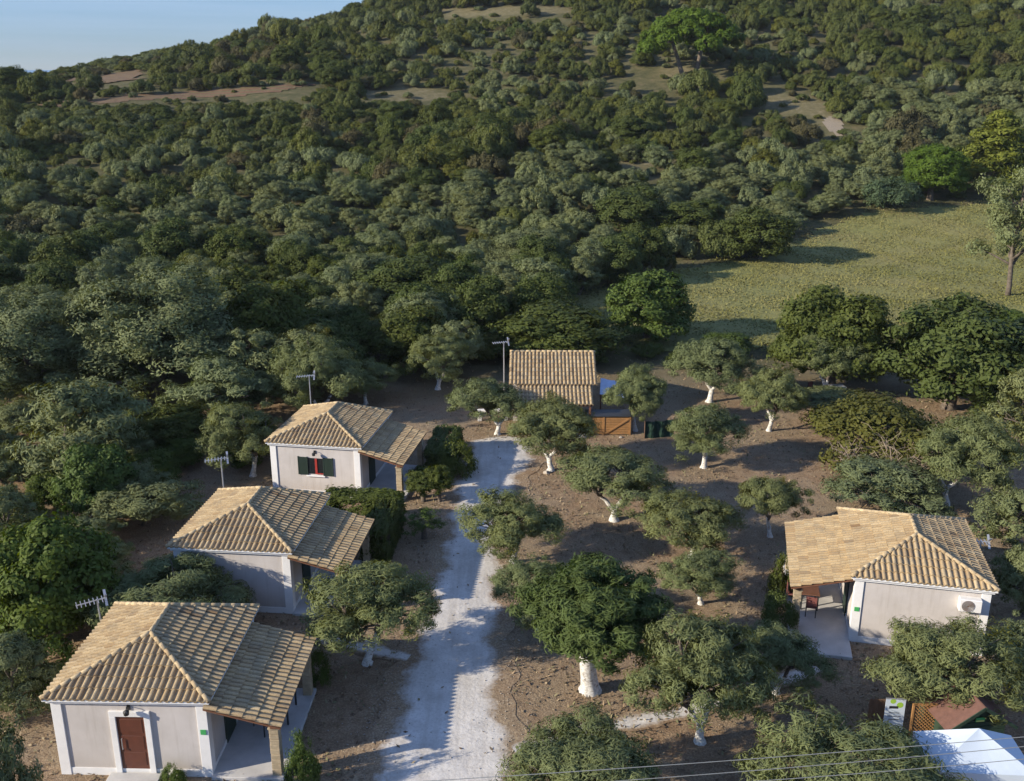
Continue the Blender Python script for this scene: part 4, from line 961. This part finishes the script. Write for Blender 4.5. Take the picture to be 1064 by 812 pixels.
# tall trees of the belt behind the left row
B_ = 'tall trees of the belt behind the left row'
T('bigpale', 168, 412, 86, 250, 270, 'largest grey green tree of the belt, behind the left row of cottages', 'tree', 'big_olive_tree', B_, var=1)
T('bigpale', 36, 420, -30, 98, 298, 'big grey green tree at the left edge of the belt', 'tree', 'big_olive_tree', B_, var=2)
T('evergreen', 110, 400, 70, 160, 320, 'dark evergreen filling the gap between the two biggest belt trees', 'tree', 'evergreen_tree', B_, var=3)
T('evergreen', 285, 395, 230, 335, 285, 'dark tall evergreen right of the largest belt tree', 'tree', 'evergreen_tree', B_, var=1)
T('grove', 525, 335, 492, 562, 275, 'grey olive standing above the tiled outbuilding roof', var=2)
T('evergreen', 578, 375, 520, 632, 312, 'dark low evergreen directly behind the tiled outbuilding', 'tree', 'evergreen_tree', var=4)
T('evergreen', 420, 330, 375, 470, 262, 'dark evergreen at the middle of the belt, above the turning circle', 'tree', 'evergreen_tree', B_, var=2)
T('bigpale', 555, 290, 520, 600, 232, 'round grey tree left of the meadow end', 'tree', 'big_olive_tree', var=0)
T('evergreen', 652, 243, 618, 690, 190, 'dark thicket tree above the left end of the meadow', 'tree', 'evergreen_tree', var=0)
T('evergreen', 718, 246, 682, 752, 205, 'dark thicket tree left of the lone meadow tree', 'tree', 'evergreen_tree', var=3)
T('mossshrub', 365, 356, 326, 412, 327, 'yellow green bush patch behind the green shutters cottage', 'bush', 'yellow_green_bush')
# right group
T('evergreen', 985, 425, 922, 1056, 305, 'big dense evergreen right of the meadow shrubs', 'tree', 'evergreen_tree', var=0)
T('evergreen', 862, 402, 805, 916, 292, 'dark round evergreen rising behind the half hidden white garden table', 'tree', 'evergreen_tree', var=1)
T('grove', 855, 440, 832, 915, 402, 'pale olive half buried in the rust coloured bush', var=1)
T('rust', 915, 482, 845, 988, 404, 'rust and green coloured bush with dead twigs below it', 'bush', 'rust_bush')
T('grove', 918, 535, 862, 972, 478, 'leafy olive growth just behind the right cottage ridge', var=2)
T('olive', 982, 527, 950, 1046, 428, 'olive with a leaning white trunk right of the rust coloured bush', group=O, var=1, rz=6)
T('grove', 1060, 470, 1028, 1100, 380, 'olive at the right edge below the big dense evergreen', var=3)
T('grove', 1050, 570, 1018, 1100, 500, 'olive at the right edge beside the right cottage', var=4)
T('grove', 1062, 640, 1036, 1100, 560, 'olive at the right edge behind the right aerial', var=0)
T('bright', 672, 352, 630, 711, 280, 'round mid green tree at the left end of the meadow', 'tree', 'broadleaf_tree', ks=.98)
T('thin', 1047, 308, 1012, 1090, 165, 'thin tall half bare tree at the right edge of the meadow', 'tree', 'thin_tree')
T('evergreen', 788, 270, 755, 826, 212, 'lone tree casting a long shadow on the meadow', 'tree', 'evergreen_tree', var=2)
T('bluebush', 925, 219, 897, 951, 181, 'rounded blue green bush at the top of the meadow', 'bush', 'bush')
T('pineround', 966, 208, 939, 997, 148, 'round bright green pine at the top of the meadow', 'pine', 'pine_tree')
T('lime', 1030, 200, 996, 1068, 110, 'yellow green conical pine at the top right of the meadow', 'pine', 'pine_tree')
T('umbrella', 716, 79, 674, 770, 9, 'wide umbrella pine standing out on the hillside', 'pine', 'umbrella_pine', rz=0, ks=.97)
T('finedark', 475, 492, 442, 486, 452, 'dark clipped bush beside the porch of the green shutters cottage', 'bush', 'bush')
T('standard', 440, 522, 418, 454, 484, 'small rounded bush tree left of its twin by the drive', 'bush', 'bush_tree', var=0)
T('standard', 457, 522, 442, 470, 482, 'small rounded bush tree right of its twin by the drive', 'bush', 'bush_tree', var=1)
T('sapling', 441, 560, 422, 464, 526, 'sapling bush on bare soil at the left drive edge', 'bush', 'bush_tree', var=0)
T('fineshrub', 315, 822, 293, 336, 752, 'bush in front of the stone pillar of the nearest cottage', 'bush', 'bush')
T('fineshrub', 332, 708, 318, 352, 668, 'climbing bush at the back of the nearest cottage porch', 'bush', 'bush')
T('fineshrub', 181, 818, 166, 194, 788, 'small bush right of the red-brown front door', 'bush', 'bush')
T('finedark', 808, 660, 791, 828, 612, 'dark bush beside the porch pillar of the right cottage', 'bush', 'bush')
T('finedark', 812, 622, 798, 830, 570, 'dark bush under the porch roof edge of the right cottage', 'bush', 'bush')
for (px, py, wx, wy, ht, lab) in ((380, 548, 3.4, 1.0, 2.0, 'dark hedge block between the middle cottage and the green shutters cottage'), (398, 570, 1.2, 3.6, 1.9, 'dark hedge running along the drive beside the middle cottage'), (462, 480, 1.5, 4.0, 1.6, 'dark clipped hedge at the top left of the drive')):
    x, y = onto(px, py); o = plant('hedge', x, y, 1, 1, lab, 'hedge', None, 'hedge', 0, R(-6)); o.scale = (wx/2, wy/2, ht/2.1); USED.append((x, y, max(wx, wy)/2))

# dead twigs beside the rust bush
def twigs(px, py, seed, n, size, label):
    x, y = onto(px, py); rr = random.Random(seed); m = MB()
    for k in range(n):
        a = rr.uniform(0, 6.28); e = Vector((math.cos(a)*rr.uniform(.4, 1)*size, math.sin(a)*rr.uniform(.3, .8)*size, rr.uniform(.5, 1.5)*size)); P = limb(m, (rr.uniform(-.3, .3), rr.uniform(-.3, .3), 0), e, .035, .014, rr, 5, 5, .25)
        for q in range(4): limb(m, P[rr.randint(2, 4)], e+Vector((rr.uniform(-.6, .6), rr.uniform(-.5, .5), rr.uniform(-.4, .4)))*size, .018, .008, rr, 4, 4, .3)
    o = m.build('dead_brush', plain('dead_wood', (0.30, 0.235, 0.17), .9, .2, 5)); o.location = (x, y, 0); tag(o, label, 'dead branches')
twigs(940, 507, 4, 44, 1.9, 'tangle of bare grey twigs behind the right cottage')
twigs(886, 500, 5, 24, 1.5, 'smaller tangle of bare twigs left of the bigger one')

# ------------------------------------------------------------------ scattered vegetation
HOUSES = [(-12.3, 30, 5.2), (-11.3, 40, 5.2), (-9.6, 52.5, 5.2), (16.2, 38, 5.4), (3, 63.5, 5.5)]
def scatter(y0, y1, step, seed):
    rg = np.random.default_rng(seed); out = []; Y = y0
    while Y < y1:
        st = step(Y); X = -0.9*Y-6
        while X < 0.9*Y+6:
            out.append((X+rg.uniform(-.45, .45)*st, Y+rg.uniform(-.45, .45)*st)); X += st
        Y += st*.9
    return np.array(out)
CLEAR = [(395, 395), (440, 388), (530, 398), (640, 392), (700, 385), (800, 378), (870, 402), (905, 415), (950, 440), (1064, 470), (1200, 520), (1200, 950), (60, 950), (45, 740), (120, 620), (170, 565), (215, 505), (270, 470), (300, 440)]
ROADPOLY = None
HIDE = BARE[:2]+BARE[3:5]+BARE[6:7]+BARE[8:]+[VINEPX, [(70, 83), (148, 72), (152, 83), (75, 91)], [(857, 122), (872, 122), (876, 143), (866, 146)], FIELDPX]
def far_field():
    P = scatter(24, 372, lambda Y: 3.1 if Y < 62 else 3.7 if Y < 100 else (4.3 if Y < 160 else 4.5), 11)
    X, Y = P[:, 0], P[:, 1]; Z = terr(X, Y); px, py, zc = proj(X, Y, Z)
    rg = np.random.default_rng(5); n = len(X); ok = np.ones(n, bool)
    fpoly = [tuple(q) for q in FPTS]; ok &= ~inpoly(X, Y, fpoly); ok &= ~inpoly(px, py, CLEAR)
    for p in BARE+[VINEPX, [(70, 83), (148, 72), (152, 83), (75, 91)]]: ok &= ~(inpoly(px, py-2, p) & (rg.random(n) > .10))
    for (a, b, r) in USED: ok &= (X-a)**2+(Y-b)**2 > np.where(Y < 62, r*.7+.45, r*.85+.9)**2
    for (a, b, r) in HOUSES: ok &= (X-a)**2+(Y-b)**2 > r*r
    ok &= ~((py > 72) & (py < 98) & (px > 655) & (px < 745) & (Y > 205))
    nz = np.sin(X*.031+1)*np.sin(Y*.043+.5)+.5*np.sin(X*.083+Y*.05)
    rows = []
    for i in np.where(ok)[0]:
        x, y, a, b = X[i], Y[i], px[i], py[i]; r = rg.random(); q = nz[i]
        if a < -430 or a > 1500: continue
        grove = (200 < b < 300 and a < 640) or (165 < b < 262 and 540 < a < 930) or (95 < b < 165 and a > 880)
        near = y < 112
        if y < 62:
            if a > 480 or a < -150 or y < 30: continue
            k = ('grove', 'shrub', 'bright', 'fineshrub', 'grove')[int(rg.integers(0, 5))]; wd = rg.uniform(2.2, 3.6); ht = wd*rg.uniform(.55, .8); rows.append((y, k, x, wd, ht, a, b)); continue
        if a > 590 and 325 < b < 400:
            if r < .35: continue
            k = ('shrub', 'darkshrub', 'bright')[int(rg.integers(0, 3))]; wd = rg.uniform(2.2, 3.6); ht = wd*.5; rows.append((y, k, x, wd, ht, a, b)); continue
        if near:
            if r < .34: k = 'evergreen'; wd = rg.uniform(3.6, 6.0); ht = wd*rg.uniform(.85, 1.15)
            elif r < .72: k = 'grove'; wd = rg.uniform(3.8, 6.0); ht = wd*rg.uniform(.75, .95)
            elif r < .82: k = 'bright'; wd = rg.uniform(2.4, 3.6); ht = wd*.9
            else: k = 'shrub'; wd = rg.uniform(2.8, 4.5); ht = wd*.6
        elif grove and r < .85:
            if rg.random() < .12: continue
            k = 'grove' if r < .66 else 'greyshrub'; wd = rg.uniform(3.1, 5.0); ht = wd*rg.uniform(.72, .95)
        else:
            if q > .25: k = 'shrub' if r < .5 else ('darkshrub' if r < .85 else 'evergreen')
            elif q > -.45: k = 'shrub' if r < .55 else ('greyshrub' if r < .78 else 'darkshrub')
            else: k = 'greyshrub' if r < .45 else 'shrub'
            wd = rg.uniform(2.4, 5.6)*(1.0+.2*q); ht = wd*rg.uniform(.55, .85)
            if rg.random() < .17: k = 'dryshrub' if rg.random() < .45 else 'mossshrub'
            if rg.random() < .2: wd *= .6; ht *= .6
            if rg.random() < .06: wd *= 1.35; ht *= 1.6
            if rg.random() < .07: continue
        if y > 238 and a < 170: ht *= .6
        ts = [proj(x, y, float(Z[i])+ht*f)[:2] for f in (.25, .6, .95)]; hx = wd*.35/y*FPX
        qx = np.array([t[0]+d for t in ts for d in (-hx, 0, hx)]); qy = np.array([t[1] for t in ts for d in (0, 1, 2)])
        if (inpoly(x, y+4, fpoly) or any(inpoly(qx[-3:], qy[-3:]+3, p).any() for p in HIDE) or inpoly(qx, qy, VINEPX).any()):
            if rg.random() < .25 or y > 235: continue
            wd *= .5; ht *= .42; k = k if k in ('shrub', 'greyshrub', 'darkshrub', 'dryshrub', 'mossshrub') else 'greyshrub'
        rows.append((y, k, x, wd, ht, a, b))
    for p in BARE+[VINEPX]:
        for _ in range(9):
            q0 = p[int(rg.integers(len(p)))]; q1 = p[int(rg.integers(len(p)))]; f = rg.random(); a, b = q0[0]+(q1[0]-q0[0])*f, q0[1]+(q1[1]-q0[1])*f+1
            if not -20 < a < 1085 or b < 8: continue
            x, y = onto(a, b); wd = rg.uniform(1.0, 2.4); rows.append((y, 'shrub' if rg.random() < .6 else 'greyshrub', x, wd, wd*.6, a, b))
    for (x, y) in scatter(172, 232, lambda Y: 2.9, 21):
        z = float(terr(x, y)); a, b, _ = proj(x, y, z)
        if not (-20 < a < 640 and 112 < b < 180) or inpoly(np.array([a]), np.array([b-3.]), VINEPX)[0] or any(inpoly(np.array([a]), np.array([b-2.]), p)[0] for p in BARE): continue
        wd = rg.uniform(2.2, 3.8); ht = wd*rg.uniform(.4, .55); tp = proj(x, y, z+ht)[1]
        if inpoly(np.array([a]), np.array([tp]), VINEPX)[0]: ht *= .5
        rows.append((y, ('shrub', 'darkshrub', 'shrub', 'greyshrub', 'mossshrub', 'darkshrub')[int(rg.integers(0, 6))], x, wd, ht, a, b))
    rows.sort(key=lambda r: r[0]); return rows
rows = far_field()
SETS = {
 'evergreen': ('evergreen_tree', 'tree', 'evergreen trees in the dense belt', ['dark evergreen in the dense belt left of the cottages', 'dark evergreen in the dense belt behind the tiled outbuilding', 'dark evergreen in the tree belt at the right']),
 'grove': ('olive_tree', 'olive tree', 'grey olives of the valley grove', ['grey green olive in the crowded grove at the left of the valley', 'grey green olive in the crowded grove at the middle of the valley', 'grey green olive in the crowded grove at the right of the valley']),
 'fineshrub': ('bush', 'bush', 'leafy bushes by the left cottages', ['leafy green bush growing thick beside the left cottages']*3),
 'bright': ('broadleaf_tree', 'tree', 'fresh green bushes in the belt', ['fresh green bushy tree in the left tree belt', 'fresh green bushy tree in the middle tree belt', 'fresh green bushy tree in the right tree belt']),
 'shrub': ('shrub', 'shrub', 'evergreen shrubs on the slope', ['rounded green shrub on the left of the slope', 'rounded green shrub on the middle of the slope', 'rounded green shrub on the right of the slope']),
 'greyshrub': ('grey_shrub', 'shrub', 'grey green shrubs on the slope', ['grey green shrub on the left of the slope', 'grey green shrub on the middle of the slope', 'grey green shrub on the right of the slope']),
 'dryshrub': ('dry_shrub', 'shrub', 'dry brown shrubs on the slope', ['dry brown shrub on the left of the slope', 'dry brown shrub on the middle of the slope', 'dry brown shrub on the right of the slope']),
 'mossshrub': ('yellow_green_shrub', 'shrub', 'yellow green shrubs on the slope', ['yellow green shrub on the left of the slope', 'yellow green shrub on the middle of the slope', 'yellow green shrub on the right of the slope']),
 'darkshrub': ('dark_shrub', 'shrub', 'dark shrubs on the slope', ['dark green shrub on the left of the slope', 'dark green shrub on the middle of the slope', 'dark green shrub on the right of the slope'])}
cnt = {k: 0 for k in SETS}; rest = {k: [] for k in SETS}; src = {k: {} for k in SETS}
for (y, k, x, wd, ht, a, b) in rows:
    nm, cat, grp, labs = SETS[k]; z3 = 0 if a < 400 else (1 if a < 720 else 2)
    inview = -25 < a < 1090 and b > -25
    if inview and cnt[k] < 300:
        if k in ('evergreen', 'grove', 'bright') and y > 105 and cnt[k] >= 0: parts = False
        else: parts = True
        v = rnd.randrange(len(PROTO[k])); o = plant(k, x, y, wd, ht, labs[z3], cat, grp+(' at the left', ' in the middle', ' at the right')[z3], nm, var=v, parts=parts); cnt[k] += 1
        if not o.children and o.type == 'MESH': src[k].setdefault(v, o)
    else: rest[k].append((x, y, wd, ht))
def stuff(name, k, label, cat):
    L = rest[k]; objs = [src[k][v] for v in sorted(src[k])]
    if not L or not objs: return
    rg = np.random.default_rng(len(L)); n = len(L); A = np.array(L); p = PROTO[k]
    me = bpy.data.meshes.new(name); me.vertices.add(n)
    me.vertices.foreach_set('co', np.stack([A[:, 0], A[:, 1], terr(A[:, 0], A[:, 1])-.1], -1).astype(np.float32).ravel())
    idx = rg.integers(0, len(objs), n); vs_ = sorted(src[k])
    sc = np.array([(A[i, 2]/p[vs_[idx[i]]]['w'],)*2+(A[i, 3]/p[vs_[idx[i]]]['h'],) for i in range(n)], np.float32)
    me.attributes.new('scl', 'FLOAT_VECTOR', 'POINT').data.foreach_set('vector', sc.ravel())
    rt = np.zeros((n, 3), np.float32); rt[:, 2] = rg.random(n)*6.28; me.attributes.new('rot', 'FLOAT_VECTOR', 'POINT').data.foreach_set('vector', rt.ravel())
    me.attributes.new('pick', 'INT', 'POINT').data.foreach_set('value', idx.astype(np.int32))
    o = tag(link(name, me), label, cat, kind='stuff')
    ng = bpy.data.node_groups.new(name, 'GeometryNodeTree'); ng.interface.new_socket('Geometry', in_out='INPUT', socket_type='NodeSocketGeometry'); ng.interface.new_socket('Geometry', in_out='OUTPUT', socket_type='NodeSocketGeometry')
    N = ng.nodes; K = ng.links; gi = N.new('NodeGroupInput'); go = N.new('NodeGroupOutput'); iop = N.new('GeometryNodeInstanceOnPoints'); j = N.new('GeometryNodeJoinGeometry')
    for ob in reversed(objs):
        oi = N.new('GeometryNodeObjectInfo'); oi.inputs['Object'].default_value = ob; oi.inputs['As Instance'].default_value = True; oi.transform_space = 'ORIGINAL'; K.new(oi.outputs['Geometry'], j.inputs[0])
    def na(nm, ty):
        a = N.new('GeometryNodeInputNamedAttribute'); a.data_type = ty; a.inputs['Name'].default_value = nm; return a.outputs['Attribute']
    K.new(gi.outputs[0], iop.inputs['Points']); K.new(j.outputs[0], iop.inputs['Instance']); iop.inputs['Pick Instance'].default_value = True
    K.new(na('pick', 'INT'), iop.inputs['Instance Index']); K.new(na('rot', 'FLOAT_VECTOR'), iop.inputs['Rotation']); K.new(na('scl', 'FLOAT_VECTOR'), iop.inputs['Scale'])
    K.new(iop.outputs[0], go.inputs[0]); md = o.modifiers.new('scatter', 'NODES'); md.node_group = ng
stuff('hillside_shrubs', 'shrub', 'far green scrub covering the hillside up to the skyline', 'scrub')
stuff('hillside_grey_shrubs', 'greyshrub', 'far grey green scrub mixed through the hillside', 'scrub')
stuff('hillside_dark_shrubs', 'darkshrub', 'far dark scrub massed on the upper hillside', 'scrub')
stuff('hillside_olives', 'grove', 'far olives merging into the slope', 'olive grove')
stuff('hillside_dry_shrubs', 'dryshrub', 'far dry brown scrub dotted over the hillside', 'scrub')
stuff('hillside_yellow_shrubs', 'mossshrub', 'far yellow green scrub dotted over the hillside', 'scrub')
stuff('hillside_evergreens', 'evergreen', 'far evergreen trees scattered through the hillside', 'woodland')
hz_ = MB(); hz_.box(-620, -90, -31.5, 620, 950, 95); hm_ = bpy.data.materials.new('thin_haze'); hm_.use_nodes = True; hm_.node_tree.nodes.clear()
ho_ = hm_.node_tree.nodes.new('ShaderNodeOutputMaterial'); hv_ = hm_.node_tree.nodes.new('ShaderNodeVolumePrincipled'); hv_.inputs['Density'].default_value = 0.00007; hv_.inputs['Color'].default_value = (0.86, 0.92, 1, 1)
hm_.node_tree.links.new(hv_.outputs[0], ho_.inputs['Volume']); tag(hz_.build('haze', hm_), 'thin pale air over the valley', 'haze', kind='stuff')
print('COUNTS', cnt, {k: len(v) for k, v in rest.items()})

# ------------------------------------------------------------------ litter and meadow grass
def litter():
    rg = np.random.default_rng(3); n = 42000; Y = 20+50*rg.random(n)**1.1; X = (rg.random(n)*2-1)*(.58*Y+3)
    dens = np.sin(X*.9+1)*np.sin(Y*.8)+np.sin(X*2.3+Y*1.9)*.6; ra = np.interp(Y, [r[0] for r in ROADROWS], [r[1] for r in ROADROWS]); rb = np.interp(Y, [r[0] for r in ROADROWS], [r[2] for r in ROADROWS])
    road = (X > ra+.15) & (X < rb-.15) & (Y < 58); ok = (rg.random(n) < .55+.3*dens) & ~(road & (rg.random(n) > .06))
    X, Y = X[ok], Y[ok]; n = len(X); a = rg.random(n)*6.28; s = .05+.07*rg.random(n); t = rg.normal(size=n)*.5; d = np.stack([np.cos(a), np.sin(a), t*.6], -1)*s[:, None]; e = np.stack([-np.sin(a), np.cos(a), rg.normal(size=n)*.3], -1)*s[:, None]*.45
    p = np.stack([X, Y, terr(X, Y)+.045], -1)
    V = np.stack([p-d, p+e, p+d, p-e], 1).reshape(-1, 3); tag(link('leaf_litter', npmesh('leaf_litter', V, np.arange(n*4).reshape(-1, 4), LITTER, rg.random(n))), 'fallen leaves and dry bits strewn over the orchard soil', 'leaf litter', kind='stuff')
litter()
def pebbles():
    rg = np.random.default_rng(6); n = 3600; Y = 20+39*rg.random(n); R0 = np.array(ROADROWS); ra = np.interp(Y, R0[:, 0], R0[:, 1]); rb = np.interp(Y, R0[:, 0], R0[:, 2])
    side = rg.random(n) < .5; e = np.where(side, ra-rg.normal(size=n)*.55+.25, rb+rg.normal(size=n)*.55-.25); X = e
    far = rg.random(n) < .18; X = np.where(far, rg.uniform(-14, 16, n), X); s = .012+.026*rg.random(n)**2; c = np.stack([X, Y, terr(X, Y)+.03+s*.3], -1)
    o = np.array([[1, 0, 0], [0, 1, 0], [-1, 0, 0], [0, -1, 0], [0, 0, .8], [0, 0, -.8]]); V = (c[:, None, :]+o[None]*s[:, None, None]*(0.7+.6*rg.random((n, 6, 1)))).reshape(-1, 3)
    f = np.array([[0, 1, 4], [1, 2, 4], [2, 3, 4], [3, 0, 4], [1, 0, 5], [2, 1, 5], [3, 2, 5], [0, 3, 5]]); F = (f[None]+6*np.arange(n)[:, None, None]).reshape(-1, 3)
    tag(link('pebbles', npmesh('pebbles', V, F, ROCK)), 'small pale stones scattered along both edges of the drive', 'pebbles', kind='stuff')
    n = 26000; Y = 21+56*rg.random(n); X = (rg.random(n)*2-1)*(.56*Y+2); d = np.sin(X*.6+2)*np.sin(Y*.5+1)+.6*np.sin(X*1.7+Y*1.1); ra = np.interp(Y, R0[:, 0], R0[:, 1]); rb = np.interp(Y, R0[:, 0], R0[:, 2])
    ok = (rg.random(n) < .35+.4*d) & ~((X > ra) & (X < rb) & (Y < 58.5))
    for (a, b, r) in HOUSES: ok &= (X-a)**2+(Y-b)**2 > 16
    X, Y = X[ok], Y[ok]; n = len(X); a = rg.random(n)*6.28; h = .05+.12*rg.random(n); w_ = .03+.03*rg.random(n); p = np.stack([X, Y, terr(X, Y)], -1); d = np.stack([np.cos(a)*w_, np.sin(a)*w_, 0*a], -1); u = np.stack([rg.normal(size=n)*.06, rg.normal(size=n)*.06, h], -1)
    V = np.stack([p-d, p+d, p+d*.2+u, p-d*.2+u], 1).reshape(-1, 3); tag(link('dry_weeds', npmesh('dry_weeds', V, np.arange(n*4).reshape(-1, 4), LITTER, .45+.55*rg.random(n))), 'short dry weeds dotted over the orchard floor', 'weeds', kind='stuff')
pebbles()
def meadow_grass():
    rg = np.random.default_rng(4); lo = FPTS.min(0)-4; hi = FPTS.max(0)+4; n = 260000
    X = lo[0]+(hi[0]-lo[0])*rg.random(n); Y = lo[1]+(hi[1]-lo[1])*rg.random(n)
    cl = np.sin(X*.55+.6*np.sin(Y*.3))*np.sin(Y*.6+.5*np.sin(X*.35)); ok = inpoly(X+rg.normal(size=n)*1.6, Y+rg.normal(size=n)*1.6, [tuple(q) for q in FPTS]) & (rg.random(n) < .55+.45*cl); X, Y = X[ok], Y[ok]; n = len(X)
    a = rg.random(n)*6.28; h = .05+.13*rg.random(n); wv = .04+.06*rg.random(n); p = np.stack([X, Y, terr(X, Y)+.08], -1); d = np.stack([np.cos(a)*wv, np.sin(a)*wv, 0*a], -1); u = np.stack([rg.normal(size=n)*.16, rg.normal(size=n)*.16, h], -1)
    V = np.stack([p-d, p+d, p+d*.35+u, p-d*.35+u], 1).reshape(-1, 3); tag(link('meadow_grass', npmesh('meadow_grass', V, np.arange(n*4).reshape(-1, 4), GRASS, np.clip(0.5+.08*rg.normal(size=n)+.22*np.sin(X*.09+1.2*np.sin(Y*.11))*np.sin(Y*.13+.8*np.sin(X*.07))+.12*np.sin(X*.31+Y*.2)+.12*(Y > 128), 0, 1))), 'short dry grass tufts over the meadow', 'grass', kind='stuff')
meadow_grass()
